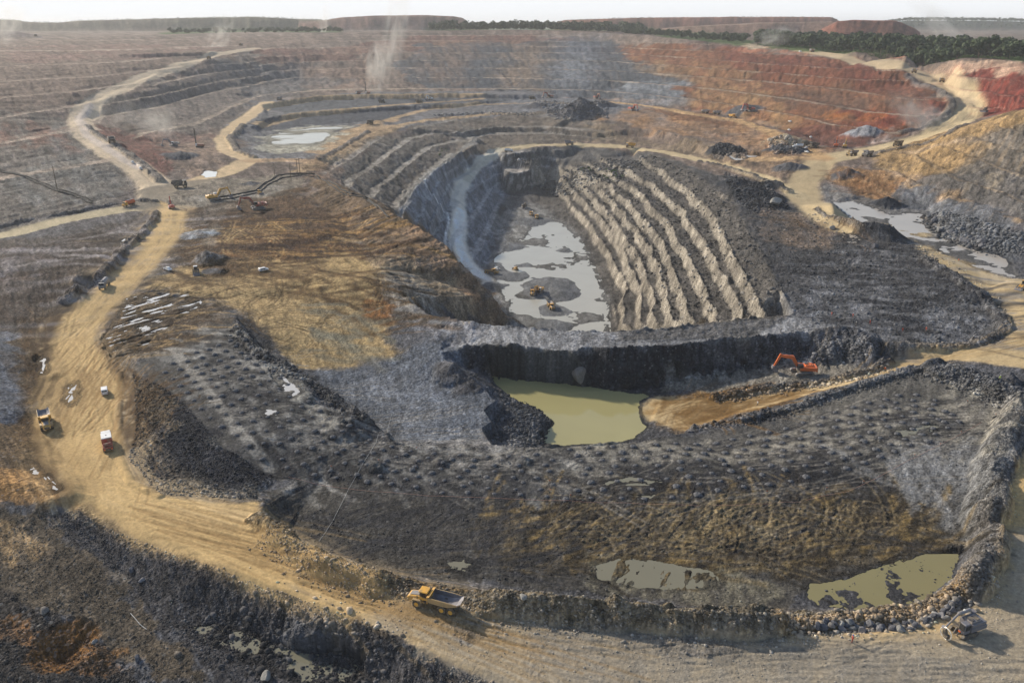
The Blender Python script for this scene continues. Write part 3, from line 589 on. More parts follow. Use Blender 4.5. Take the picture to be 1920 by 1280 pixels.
tracks("1040,840 1440,815 1780,740 1840,800 1500,940 1060,940", 60, 8, 34, (.045, .043, .043), .4, .8, base=.12, spread=.35, smear=1.1)
tracks("300,640 430,600 600,790 1040,840 1040,940 700,900 480,860", 130, 6, 26, (.28, .27, .25), .4, .7, base=-.5, spread=.5, smear=1.0)
tracks("300,640 430,600 600,790 1040,840 1040,940 700,900 480,860", 130, 6, 26, (.04, .04, .043), .4, .8, base=-.5, spread=.5, smear=1.1)
tracks("1140,860 1560,880 1640,900 1500,950 1000,940", 60, 8, 34, (.035, .034, .036), .5, .8, base=.1, spread=.4, smear=1.6)
tracks("900,960 1500,955 1760,960 1740,1040 1500,1090 1000,1080", 110, 6, 26, (.24, .175, .08), .5, .75, base=.7, spread=.5, smear=.7)
tracks("900,960 1500,955 1760,960 1740,1040 1500,1090 1000,1080", 120, 6, 26, (.04, .033, .024), .5, .85, base=.7, spread=.5, smear=.6)
tracks("500,950 900,950 1000,1100 760,1070 560,1010", 60, 6, 26, (.04, .04, .044), .5, .8, base=.6, spread=.4, smear=.6)
tracks("1640,880 1840,860 1830,1000 1700,960", 50, 8, 30, (.20, .20, .20), .4, .7, base=1.3, spread=.4, smear=.8)
tracks("1490,590 1440,500 1640,440 1880,570 1860,640 1650,650", 110, 8, 40, (.16, .16, .165), .4, .7, base=-.2, spread=.4, smear=1.6)
tracks("1490,590 1440,500 1640,440 1880,570 1860,640 1650,650", 90, 8, 40, (.035, .035, .04), .4, .7, base=-.2, spread=.4, smear=1.6)
tracks("1210,745 1420,735 1500,740 1330,800 1230,803", 60, 6, 22, (.16, .095, .035), .5, .8, base=.15, spread=.4, smear=.9)
tracks("0,470 290,400 200,510 60,610 -100,640", 60, 15, 60, (.05, .035, .027), .3, .7, base=.5, spread=.4, smear=2.5)
tracks("0,470 290,400 200,510 60,610 -100,640", 40, 15, 50, (.26, .24, .235), .3, .6, base=.5, spread=.4, smear=1.8)
line("325,655 380,720 440,800 505,880", 1.6, (.27, .255, .23), .8, warp=.8); line("505,690 560,735 620,795", 2.6, (.33, .315, .28), .7, warp=2)
tracks("240,450 330,420 330,560 250,600 160,620 120,700 60,760", 30, 15, 45, DK, .3, .6, base=.95, spread=.2)
tracks("70,600 150,600 215,700 220,900 120,880 50,800", 50, 15, 50, DK, .25, .6, base=1.75, spread=.15)
tracks("215,680 290,730 270,820 230,850", 18, 8, 25, DK, 1.5, .6)
tracks("150,880 420,950 560,1030 800,1140 800,1200 560,1110 300,1010", 40, 25, 60, (.27, .20, .11), .3, .45, base=-.35, spread=.12)
tracks("900,1160 1700,1200 1850,1180 1850,1270 1000,1270", 40, 20, 50, (.20, .18, .15), .3, .4, base=-.08, spread=.12)
tracks("1220,745 1420,755 1330,800 1230,800", 40, 10, 30, (.17, .11, .05), 1.2, .55, base=.1, spread=.5)
tracks("1330,780 1700,690 1900,650 1900,620 1700,665 1400,750", 26, 30, 70, (.29, .21, .11), .3, .5, base=.35, spread=.12)
tracks("1000,960 1500,960 1750,980 1500,1060 1100,1050", 110, 8, 28, (.055, .045, .035), 1.2, .6, base=.9, spread=.5)
tracks("1000,980 1500,960 1750,980 1500,1060 1100,1070", 70, 8, 26, (.26, .21, .13), 1.2, .5, base=.9, spread=.5)
tracks("1040,840 1440,815 1780,740 1840,800 1500,930 1060,940 700,900 480,860 330,700 400,640", 110, 12, 50, (.27, .25, .22), .5, .5, base=.1, spread=.3)
tracks("480,930 1000,950 1500,960 1500,1080 760,1080", 60, 12, 50, (.055, .056, .062), .8, .5, base=.5, spread=.5)
tracks("1570,320 1680,345 1700,378 1600,372", 40, 15, 45, (.17, .09, .04), .8, .7, base=1.3, spread=.5)
tracks("1300,230 1430,240 1500,275 1400,275 1320,255", 30, 20, 70, (.20, .11, .06), 1, .6)
tracks("1440,400 1560,400 1580,460 1460,450", 16, 15, 50, (.14, .09, .05), 1, .6)
tracks("1450,560 1700,540 1850,610 1640,625 1480,600", 40, 15, 60, (.055, .056, .06), .6, .5, base=-.2, spread=.4)
tracks("860,615 1140,628 1480,600 1620,632 1140,650 960,645", 30, 15, 60, (.13, .13, .135), .4, .6, base=.03, spread=.15)

line("325,400 312,440 288,472 258,505 222,538 180,575 148,612 140,645 160,690 178,735 170,790 168,850 205,920 300,985 430,1025 560,1075 660,1120", 7, SAND, .85, .3, streaks=.35, seed=62, rough=.02, warp=1.2)
line("140,640 112,690 92,750 95,810 125,870 165,915", 4.2, (.40, .29, .15), .7, .5, streaks=.6, seed=63, rough=.03, warp=1)
tracks("60,700 215,640 225,900 330,980 200,940 80,860", 30, 25, 60, (.24, .155, .07), .2, .5, base=1.75, spread=.1)
tracks("250,920 520,1030 700,1110 660,1130 430,1050 220,975", 30, 25, 70, (.27, .185, .09), .15, .5, base=-.42, spread=.08)
# drill cuttings: rows of charged holes on the bench
HOLES = []
def rows_of_holes(top, bot, nr, step, seed):
    r = random.Random(seed)
    T = ground_pts(top); B = ground_pts(bot)
    for j in range(nr):
        f = j/(nr-1); pl = [(a[0]*(1-f)+b[0]*f, a[1]*(1-f)+b[1]*f) for a, b in zip(T, B)]
        acc = r.uniform(0, step)
        for a, b in zip(pl, pl[1:]):
            L = math.hypot(b[0]-a[0], b[1]-a[1])
            while acc < L:
                q = acc/L; HOLES.append((a[0]+(b[0]-a[0])*q+r.gauss(0, .3), a[1]+(b[1]-a[1])*q+r.gauss(0, .3))); acc += step*r.uniform(.92, 1.08)
            acc -= L
rows_of_holes("1060,842 1240,835 1440,812 1560,777 1700,738 1750,745", "1060,935 1240,935 1440,910 1600,875 1740,825 1800,790", 8, 6.3, 1)
rows_of_holes("440,625 520,705 620,785 740,842 880,855 1040,852", "300,690 400,790 500,868 640,895 860,925 1040,932", 8, 6.8, 2)
for hx, hy in HOLES:
    sl = window([(hx, hy)], 3); d = np.hypot(X[sl]-hx, Y[sl]-hy)*(1+.3*fbm(X[sl], Y[sl], 1.5, 3, 4))
    tint(sl, (1-sstep(.7, 2.5, d))*(.95 if hx > 15 else .8), (.045, .045, .05)); Z[sl] += .25*np.clip(1-d/1.6, 0, 1)

# ---- ponds: hollow the ground, remember the outline
PONDS = []
def pond(name, s, lvl, depth=1.2, isl=0.0, iscale=20, shore=None, seed=0, c=-.5, aniso=None):
    if lvl is None:
        w = ground_pts(s); sl = window(w, 1); ins = inside(w, sl); lvl = float(np.percentile(Z[sl][ins], 35)) if ins.any() else hit(*P2(s)[0])[2]
    w = [at_z(px, py, lvl)[:2] for px, py in P2(s)]; sl = window(w, 14)
    d, _, _ = segdist(w, sl, True); sd = np.where(inside(w, sl), d, -d)+fbm(X[sl], Y[sl], .02*w[0][1], 4, seed+3)*.006*Y[sl]
    z = Z[sl]; fl = lvl-.1-np.minimum(depth, np.maximum(sd, 0)*.25)
    if isl:
        xa, ya = X[sl], Y[sl]
        if aniso is not None: xa, ya = xa*math.cos(aniso)+ya*math.sin(aniso), (-xa*math.sin(aniso)+ya*math.cos(aniso)); xa = xa*.3
        fl = np.minimum(np.maximum(lvl-depth, lvl+isl*(c+2.2*fbm(xa, ya, iscale, 5, seed, .55))), np.maximum(z, lvl)+.5)
        k = sstep(0, .012*w[0][1], sd); fl = fl*k+(1-k)*np.minimum(z, lvl+.1)
    k = sstep(-7, -2.5, sd); Z[sl] = np.where(sd > 0, fl, np.maximum(z, z*(1-k)+k*(lvl+.06)))
    if shore is not None: tint(sl, (1-sstep(0, 2.2, -sd))*.8, shore)
    ROUGHM[sl] = np.where(sd > -1, .3, ROUGHM[sl]); COL[sl] *= (1-.4*(1-sstep(0, 1.8, np.abs(Z[sl]-lvl)*4))*(sd > -1.5))[..., None]
    n = len(w); big = []
    for i, p in enumerate(w):                 # push the sheet under the bank
        a = w[i-1]; b = w[(i+1) % n]; tx, ty = b[0]-a[0], b[1]-a[1]; l = math.hypot(tx, ty)+1e-6; nx, ny = ty/l, -tx/l
        if inside_pt(w, p[0]+nx*.5, p[1]+ny*.5): nx, ny = -nx, -ny
        big.append((p[0]+nx*1.0, p[1]+ny*1.0))
    PONDS.append((name, big, lvl))
def inside_pt(w, x, y):
    c = False
    for i in range(len(w)):
        (ax, ay), (bx_, by) = w[i], w[(i+1) % len(w)]
        if (ay > y) != (by > y) and x < (bx_-ax)*(y-ay)/(by-ay)+ax: c = not c
    return c
NZ = np.ones(Z.shape, np.float32)
# rough ground, rills and rock
slope_y, slope_x = np.gradient(Z); step = np.exp(VV)[:, None]
gy = slope_y/np.gradient(np.exp(VV))[:, None]; gx = slope_x/(du*step); SL = np.sqrt(gx**2+gy**2)
steep = sstep(.25, .9, SL)
amp = .04+1.1*ROUGHM
near = 1-sstep(500, 1100, Y)
dz = fbm(X, Y, 7, 5, 101, .55)*.55*amp*near + ridged(X, Y, 3.5, 4, 202)*.42*ROUGHM*near
dz += steep*near*(ridged(X*1.0, Y*.45, 5.5, 5, 303)*1.1+fbm(X*1.2, Y*.2, 4, 3, 304)*.9)*(ROUGHM > .2)
dz += sstep(600, 1300, Y)*(fbm(U2*5+V2*.25, V2*.22, .02, 4, 404)*1.3 + fbm(X, Y, 90, 4, 405)*2.5)*(1-sstep(2300, 3000, Y))*sstep(.02, .09, SL)*sstep(.2, .5, ROUGHM)*.7
dz += sstep(330, 700, Y)*(1-sstep(800, 1500, Y))*(fbm(X, Y, 22, 5, 406)*1.7)*(ROUGHM > .2)*sstep(.02, .2, SL)
dz *= 1-sstep(9000, 10000, Y)*.0
dz += .0022*Y*ridged(U2, V2*.5, .007, 3, 777)*sstep(180, 330, Y)*(1-sstep(1500, 2200, Y))*sstep(.15, .6, ROUGHM)*(.35+.65*steep)
Z += dz
grn = sstep(-.15, .25, fbm(X, Y, 120, 4, 61)+.25)*sstep(0, 1, (Y > 1000)*1.0)
for s in ["300,66 480,60 640,62 620,56 480,52 330,56", "800,58 1230,62 1240,52 1200,44 820,44", "1230,68 1390,84 1420,78 1330,62 1230,60", "1440,92 1600,98 1700,104 1800,110 1920,117 2500,150 2500,100 1920,82 1700,78 1500,74 1430,80"]:
    paint(s, (.075, .115, .035), .9, seed=62, soft=.006, warp=.01)

# far spoil mounds and low hills
def mesa(s, y0, y1, slope=.5, seed=0, col=(.2, .12, .09)):
    q = P2(s); ux = np.array([ray(p[0], p[1])[0]/ray(p[0], p[1])[1] for p in q]); zt = np.array([at_y(p[0], p[1], y0)[2] for p in q])
    top = np.interp(U2, ux, zt, left=-99, right=-99)
    k = np.clip((Y-(y0-90))/90, 0, 1)*np.clip((y1+120-Y)/120, 0, 1); k = np.clip(k*1.25+.25*fbm(X, Y, 60, 4, seed)*(k > 0)*(k < .99), 0, 1)
    t = top+3*fbm(X, Y, 160, 4, seed+1)
    m = (k > 0) & (top > Z)
    Z[m] = (Z*(1-k)+t*k)[m]; mm = (m*sstep(0, .3, k)).astype(np.float32)
    c = np.array(col)*(1+.5*fbm(U2*6, V2*.6, .02, 4, seed+2))[..., None]
    COL[:] = COL*(1-mm[..., None]*.9)+c*mm[..., None]*.9
mesa("-200,36 0,37 30,38 50,42 110,43 150,39 250,37 350,34 470,33 560,36 600,37 640,44 700,50", 3300, 3900, seed=51, col=(.13, .115, .085))
mesa("560,46 600,40 640,33 700,30 800,29 850,31 868,35 880,44 900,50", 3000, 3500, seed=52, col=(.2, .125, .10))
mesa("1040,44 1060,38 1200,34 1300,33 1440,32 1558,33 1568,37 1580,44 1600,50", 3100, 3600, seed=53, col=(.23, .115, .08))
mesa("1240,56 1300,50 1420,44 1560,42 1600,50", 2350, 2700, seed=54, col=(.24, .16, .12))
mesa("1540,58 1570,41 1600,38 1680,40 1692,44 1715,56 1725,66", 1900, 2250, seed=55, col=(.22, .10, .075))
mesa("-400,58 0,58 30,60 60,66 80,70", 1950, 2200, seed=56, col=(.17, .14, .13))
mesa("1660,44 1700,39 1760,39 1920,41 2300,44 2600,46", 4600, 5400, seed=57, col=(.06, .075, .05))
# green cover on the plateau
pond('olive_pond', "905,702 960,710 1030,716 1100,724 1150,734 1200,738 1215,742 1190,762 1212,800 1188,822 1150,832 1012,834 1036,792 1010,768 960,745 930,722", -17.0, 2.5, shore=(.07, .07, .065), seed=1)
pond('pit_pond', "928,485 960,462 985,440 1010,402 1040,408 1082,440 1110,485 1140,560 1143,640 1100,700 1000,700 955,600 948,555 930,520", -56.9, .6, .5, 22, seed=2, c=-.42)
pond('east_pond', "1556,380 1600,377 1640,390 1668,404 1700,398 1735,402 1742,425 1790,452 1900,486 1903,520 1850,512 1770,478 1720,458 1660,440 1610,418 1578,402", -7.8, .5, .3, 14, seed=3, c=-.45)
pond('small_pond', "1575,442 1600,438 1612,448 1600,458 1580,450", None, .3, .2, 8, seed=4, c=-.3)
pond('berm_pond', "1520,1095 1600,1080 1650,1060 1720,1042 1795,1033 1802,1052 1788,1085 1745,1120 1700,1138 1600,1147 1530,1138 1512,1115", -4.5, .6, .14, 5, seed=5, c=-.75)
pond('rut_pond', "1115,1058 1180,1045 1250,1056 1340,1070 1352,1092 1290,1108 1190,1102 1120,1090", -4.5, .3, .4, 2.4, seed=6, c=.06, aniso=1.1)
pond('lower_pond', "355,1172 400,1170 470,1182 500,1200 560,1222 640,1222 690,1250 680,1290 600,1300 540,1260 480,1235 420,1210 370,1195", -6.0, .5, .5, 8, seed=7, c=-.25)
pond('mid_pond', "492,262 530,245 600,238 650,238 618,256 600,272 540,280 510,276", -5.6, .4, .4, 40, seed=8, c=.02, aniso=.3)
pond('bench_puddle', "830,1052 870,1050 902,1065 880,1072 845,1066", None, .2, .2, 4, seed=9, c=-.1)
pond('white_pond', "1365,293 1390,287 1430,292 1425,297 1380,300", None, .3, .2, 9, seed=10, c=-.3)
pond('west_puddle', "372,328 384,320 412,321 405,331 385,334", None, .3, seed=11)
pond('rut_puddles', "190,640 215,600 240,560 300,545 372,552 380,572 345,600 290,640 260,672 205,675", -1.0, .3, .5, 1.9, seed=12, c=.42, aniso=.9)
pond('road_puddle', "65,668 84,672 86,700 70,698", None, .2, .3, 2, seed=13, c=.0, aniso=1.3)
pond('track_puddle', "128,725 145,715 148,735 136,760 124,750", None, .2, .3, 1.6, seed=14, c=.0, aniso=1.2)
pond('ditch_puddle', "44,866 56,870 82,895 105,918 98,922 70,900 46,878", None, .2, .2, 2, seed=15, c=-.2)
pond('bench_mud_water', "1130,905 1180,892 1240,905 1225,938 1160,935", None, .2, .3, 3, seed=16, c=.14, aniso=.1)
pond('east_bench_water', "1680,808 1740,795 1760,800 1730,818 1690,822", None, .2, .2, 5, seed=17, c=-.1)
pond('spill_water', "500,690 530,700 560,735 545,745 510,715", None, .2, .3, 3, seed=18, c=.05)
pond('slope_puddle', "490,765 518,768 520,778 498,776", None, .2, .2, 2.5, seed=19, c=-.05)
pond('west_wall_puddle', "215,455 238,447 232,460 216,466", None, .2, .3, 3, seed=20, c=.0, aniso=.8)
for b in [(1032, 538, 21, 3.4), (1060, 552, 15, 2.2), (1010, 548, 11, 1.2), (955, 516, 16, 1.6), (975, 500, 10, 1.1), (930, 535, 9, 1.5), (1035, 585, 13, 1.1), (960, 465, 16, 1.5), (1000, 415, 20, 1.5), (1060, 470, 7, .9), (1040, 610, 12, 1.3), (925, 500, 12, 1.5)]:
    bump(*b[:4], (.15, .152, .155), seed=int(b[0]))
# rills and gullies running down the slopes
def rills(s, a, amp, fr, seed=0, shade=.3, st=.12):
    sl, m, sd = zone(s, .01, .01, seed); x, y = X[sl], Y[sl]; ca, sa = math.cos(a), math.sin(a)
    r = ridged((x*ca+y*sa), (-x*sa+y*ca)*st, fr, 4, seed+900)
    m = m*sstep(.02, .08, SL[sl]); Z[sl] += amp*r*m*sstep(.15, .4, ROUGHM[sl]); COL[sl] *= (1+shade*r*m)[..., None]
rills("1640,292 1780,243 1920,207 2500,165 2500,460 1920,418 1780,368 1640,335", .6, 1.3, 7, 1)
rills("1680,340 1760,370 1920,428 2200,500 2200,560 1900,482 1820,462 1740,432 1690,385", .7, 1.2, 5, 2)
rills("1770,150 1800,118 1920,128 2500,160 2500,300 1920,215 1850,222 1830,180", .5, 1.2, 12, 3)
rills("-400,84 0,80 300,72 470,82 380,110 285,145 210,172 150,205 140,235 180,278 240,315 270,350 240,378 100,405 -400,480", -.45, .8, 12, 4, .15)
rills("480,95 400,115 300,148 215,182 165,215 190,240 260,262 350,268 440,220 480,185 500,150", -.4, .9, 13, 5, .16)
rills("500,90 800,66 1000,62 1330,84 1560,106 1760,160 1740,250 1560,268 1400,222 1200,190 1000,170 700,168 500,178", .25, 1.2, 17, 6, .18, .2)
rills("560,322 640,285 800,226 1000,214 1120,226 1100,270 940,282 870,300 800,340 745,400 640,350", .9, 1.8, 9, 7, .25)
rills("560,330 640,350 745,405 840,468 920,555 985,612 860,600 760,560 680,450 620,400", -.9, 1.1, 7, 8, .25)
rills("-200,440 0,450 180,430 290,400 280,450 200,510 60,610 -200,640", .5, .9, 6, 9, .25)
rills("-200,790 50,800 110,900 170,960 60,960 -200,950", .8, .35, 2.5, 10, .25)
rills("745,400 800,330 860,290 935,283 900,330 858,400 872,490 920,545 840,468", .8, 1.4, 7, 11, .2)
sl, m, sd = zone("1003,298 1225,290 1315,325 1380,382 1440,490 1488,592 1400,640 1160,640 1145,560 1110,480 1080,430 1000,370", .004, .003, 5)
Z[sl] += m*(ridged(X[sl], Y[sl], 4, 4, 700)*.55+fbm(X[sl], Y[sl], 14, 3, 701)*.7)
rills("865,655 880,646 1060,664 1200,652 1340,640 1500,624 1640,636 1640,680 1500,690 1300,716 1200,738 1100,726 1000,716 900,700", 0, 1.5, 3.2, 12, .35, .3)
# fresh rock faces against the debris lying on the ledges of the pit
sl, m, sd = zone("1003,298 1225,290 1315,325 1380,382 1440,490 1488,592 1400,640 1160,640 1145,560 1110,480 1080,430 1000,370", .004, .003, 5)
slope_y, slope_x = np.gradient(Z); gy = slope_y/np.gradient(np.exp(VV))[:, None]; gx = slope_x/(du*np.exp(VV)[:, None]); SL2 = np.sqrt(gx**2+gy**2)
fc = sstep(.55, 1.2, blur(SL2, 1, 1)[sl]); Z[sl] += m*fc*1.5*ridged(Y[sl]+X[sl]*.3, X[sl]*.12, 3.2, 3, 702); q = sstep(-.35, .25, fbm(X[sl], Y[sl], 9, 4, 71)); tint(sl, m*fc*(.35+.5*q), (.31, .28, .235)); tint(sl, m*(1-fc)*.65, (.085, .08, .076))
RQ = .2+.8*sstep(.1, .45, ROUGHM); RQ = RQ*(1-.45*sstep(600, 1000, Y)); COL *= (1+.6*RQ*fbm(U2, V2*.42, .0045, 3, 880, .7))[..., None]*(1+.38*RQ*fbm(U2*2.2+V2*.3, V2*.4, .012, 4, 881))[..., None]
COL = np.clip(1.32*np.clip(COL, .01, 1)**1.22, .012, .72)

# ---------------------------------------------------------------- where the machines and people stand (photo pixels of the ground under them, and a pixel they face)
MACH = [
 ('articulated_dump_truck', 817, 1141, 740, 1122, 'yellow six-wheeled dump truck with empty grey bed on the wide gravel road', 'dump truck', None, {}),
 ('articulated_dump_truck', 87, 797, 97, 840, 'muddy yellow dump truck facing the camera beside the dark wet ruts', 'dump truck', None, {}),
 ('van', 197, 737, 192, 690, 'small white van seen from behind on the sandy road, alone between two trucks', 'van', None, {}),
 ('service_lorry', 203, 838, 196, 790, 'white lorry with a square white roof box and red rear on the sandy road', 'lorry', None, {}),
 ('drill_rig', 1806, 1184, 1760, 1200, 'grey tracked drill rig with a folded boom beside the boulder berm', 'drill rig', None, {}),
 ('excavator', 1503, 700, 1460, 698, 'big orange excavator resting its bucket below the dark cliff', 'excavator', None, dict(s=1.0, c='orange', tr=.25)),
 ('wheel_loader', 1918, 541, 1880, 552, 'yellow wheel loader with lowered bucket by the muddy water at the right edge', 'wheel loader', None, {}),
 ('tanker_truck', 197, 539, 172, 566, 'dark tanker truck with a pale tank top on the left sandy road', 'tanker truck', None, dict(c='dark')),
 ('pickup', 315, 507, 335, 515, 'white pickup beside the brown churned verge, left of the black loader', 'pickup', None, {}),
 ('van', 494, 508, 520, 503, 'white estate van parked alone on the rutted yellow ground', 'van', None, dict(low=1)),
 ('wheel_loader', 368, 513, 372, 540, 'dark wheel loader facing the camera by the grey spoil heap', 'wheel loader', None, dict(c='dark', s=.9)),
 ('tanker_truck', 243, 386, 215, 394, 'yellow water tanker with orange tank on the dark track near the fork', 'tanker truck', None, dict(c='yellow')),
 ('excavator', 322, 391, 305, 366, 'small red excavator with raised arm on the edge of the road fork', 'excavator', None, dict(s=.72, c='red', tr=0, pose=1)),
 ('excavator', 403, 375, 440, 371, 'large yellow excavator with white cab roof above the brown digging', 'excavator', None, dict(s=1.05, c='yellow', tr=0)),
 ('excavator', 484, 392, 440, 396, 'dark red excavator digging at the edge of the brown ground', 'excavator', None, dict(s=1.15, c='dkred', tr=0)),
 ('bulldozer', 487, 364, 520, 372, 'small dark yellow bulldozer on the pale platform below the power poles', 'bulldozer', None, dict(s=.9)),
 ('haul_truck', 338, 352, 375, 350, 'dark haul truck turning below the left road, half in the dark track', 'haul truck', None, dict(c='dark', s=.95)),
 ('pickup', 249, 307, 235, 296, 'upper of the two white pickups on the curving left road', 'pickup', None, {}),
 ('pickup', 264, 319, 250, 308, 'lower of the two pickups on the curving left road, dark bed', 'pickup', None, {}),
 ('haul_truck', 210, 268, 190, 250, 'black-bodied haul truck seen from behind on the curving left road', 'haul truck', None, dict(c='dark')),
 ('haul_truck', 392, 111, 440, 102, 'tiny haul truck climbing the straight ramp of the far left wall', 'haul truck', None, dict(c='tan')),
 ('haul_truck', 67, 69, 40, 66, 'haul truck raising dust on the far left rim', 'haul truck', None, dict(c='dark')),
 ('haul_truck', 452, 86, 470, 84, 'distant haul truck at the top of the left ramp, trailing dust', 'haul truck', None, dict(c='tan')),
 ('haul_truck', 694, 233, 670, 239, 'dark haul truck on the ramp junction beside the drained grey pond', 'haul truck', None, dict(c='dark')),
 ('blast_drill', 690, 176, 660, 176, 'drill with tall dark mast at the foot of the far dust plume', 'drill rig', None, dict(c='rust', up=1)),
 ('blast_drill', 672, 177, 640, 177, 'rust red drill with lowered mast left of the dust plume', 'drill rig', None, dict(c='rust', up=0)),
 ('haul_truck', 786, 193, 820, 190, 'small dark haul truck queueing on the upper middle bench', 'haul truck', None, dict(c='dark')),
 ('excavator', 806, 188, 780, 192, 'pale excavator loading on the upper middle bench', 'excavator', None, dict(s=1.1, c='white', tr=0)),
 ('haul_truck', 716, 193, 740, 190, 'haul truck parked by the broken rock left of the middle bench', 'haul truck', None, dict(c='dark')),
 ('haul_truck', 524, 188, 500, 196, 'grey haul truck on the spoil at the head of the sandy side road', 'haul truck', None, dict(c='grey')),
 ('blast_drill', 375, 277, 350, 277, 'red drill mast standing on the basin floor beside the left road', 'drill rig', None, dict(c='rust', up=1)),
 ('excavator', 326, 274, 300, 276, 'dusty excavator working below the left road curve', 'excavator', None, dict(s=1.0, c='grey', tr=0)),
 ('haul_truck', 998, 186, 1030, 184, 'dark haul truck waiting left of the blue-grey rock slide', 'haul truck', None, dict(c='dark')),
 ('excavator', 1030, 184, 1000, 186, 'dark red excavator at the foot of the blue-grey rock slide', 'excavator', None, dict(s=1.3, c='dkred', tr=0)),
 ('excavator', 1118, 186, 1140, 190, 'dark red excavator on top of the broken rock heap', 'excavator', None, dict(s=1.2, c='dkred', tr=0)),
 ('excavator', 1185, 208, 1210, 212, 'bright red excavator on the ledge right of the rock heap', 'excavator', None, dict(s=1.25, c='red', tr=0)),
 ('excavator', 1405, 209, 1370, 212, 'big red excavator digging at the foot of the ochre wall', 'excavator', None, dict(s=1.4, c='red', tr=0)),
 ('haul_truck', 1344, 215, 1320, 213, 'tan haul truck reversing towards the big red excavator', 'haul truck', None, dict(c='tan')),
 ('haul_truck', 1322, 213, 1300, 211, 'tan haul truck standing furthest left below the ochre wall', 'haul truck', None, dict(c='tan')),
 ('haul_truck', 1374, 222, 1400, 226, 'yellow haul truck on the orange ground below the big red excavator', 'haul truck', None, dict(c='yellow')),
 ('haul_truck', 1510, 275, 1485, 277, 'black haul truck parked next to its twin beside the grey rock heap', 'haul truck', None, dict(c='dark')),
 ('haul_truck', 1525, 277, 1500, 279, 'black haul truck at the right end of the parked row by the junction', 'haul truck', None, dict(c='dark')),
 ('tanker_truck', 1497, 276, 1478, 276, 'white truck at the left end of the parked row by the junction', 'truck', None, dict(c='white')),
 ('pickup', 1512, 288, 1530, 293, 'white pickup in front of the parked black haul trucks', 'pickup', None, {}),
 ('van', 1511, 279, 1500, 281, 'white van tucked between the two parked black haul trucks', 'van', None, {}),
 ('pickup', 1520, 259, 1500, 246, 'white pickup driving away on the orange upper road', 'pickup', None, {}),
 ('pickup', 1479, 245, 1460, 238, 'white pickup halfway along the orange upper road', 'pickup', None, {}),
 ('pickup', 1481, 229, 1500, 233, 'white pickup on the highest orange track, small', 'pickup', None, {}),
 ('excavator', 1567, 276, 1570, 262, 'orange excavator with upright arm at the road junction', 'excavator', None, dict(s=.9, c='orange', tr=0, pose=1)),
 ('excavator', 1584, 276, 1600, 256, 'yellow and white excavator behind the junction, arm reaching up', 'excavator', None, dict(s=.85, c='yellow', tr=0, pose=1)),
 ('haul_truck', 1597, 292, 1560, 297, 'pale yellow haul truck leading the row down to the junction', 'haul truck', None, dict(c='tan')),
 ('haul_truck', 1626, 293, 1590, 299, 'blue-grey haul truck second in the row down to the junction', 'haul truck', None, dict(c='grey')),
 ('haul_truck', 1683, 274, 1650, 282, 'brown haul truck following alone down the right curving road', 'haul truck', None, dict(c='brown')),
 ('haul_truck', 1713, 137, 1690, 130, 'tan haul truck high on the right curving road', 'haul truck', None, dict(c='tan')),
 ('haul_truck', 1765, 156, 1740, 144, 'tan haul truck entering the bend of the right curving road', 'haul truck', None, dict(c='tan')),
 ('bulldozer', 1846, 210, 1820, 214, 'dark bulldozer on the bank outside the right bend', 'bulldozer', None, dict(s=1.5, c='dark')),
 ('haul_truck', 1522, 98, 1500, 96, 'tan haul truck on the red rim at the start of the right road', 'haul truck', None, dict(c='tan')),
 ('pickup', 1500, 98, 1480, 96, 'white pickup on the red rim left of the tan haul truck', 'pickup', None, dict(s=1.4)),
 ('haul_truck', 1067, 272, 1100, 272, 'tan haul truck on the pale road above the bench wall, left one', 'haul truck', None, dict(c='tan')),
 ('haul_truck', 1182, 277, 1150, 276, 'yellow haul truck on the pale road above the bench wall, right one', 'haul truck', None, dict(c='yellow')),
 ('tanker_truck', 953, 285, 980, 285, 'white truck parked at the head of the deep pit ramp', 'truck', None, dict(c='white')),
 ('articulated_dump_truck', 921, 513, 950, 516, 'dump truck with dark bed at the foot of the pit ramp', 'dump truck', None, {}),
 ('pickup', 932, 505, 920, 500, 'white pickup behind the dump truck at the foot of the pit ramp', 'pickup', None, {}),
 ('bulldozer', 967, 506, 955, 500, 'yellow bulldozer on the mud beside the pale pit pool', 'bulldozer', None, dict(s=.9)),
 ('articulated_dump_truck', 999, 551, 997, 575, 'dump truck being loaded on the grey island in the pit pool', 'dump truck', None, {}),
 ('excavator', 1011, 545, 1001, 552, 'yellow excavator loading a dump truck on the grey island', 'excavator', None, dict(s=.85, c='yellow', tr=0)),
 ('articulated_dump_truck', 1033, 577, 1042, 590, 'dump truck alone at the near end of the pit pool', 'dump truck', None, {}),
 ('articulated_dump_truck', 996, 403, 996, 418, 'dump truck on the far pit floor, left of two', 'dump truck', None, {}),
 ('articulated_dump_truck', 1006, 409, 1008, 424, 'dump truck on the far pit floor, right of two', 'dump truck', None, {}),
 ('excavator', 983, 390, 990, 400, 'dark excavator on the rubble at the far end of the pit floor', 'excavator', None, dict(s=.9, c='dark', tr=0)),
]
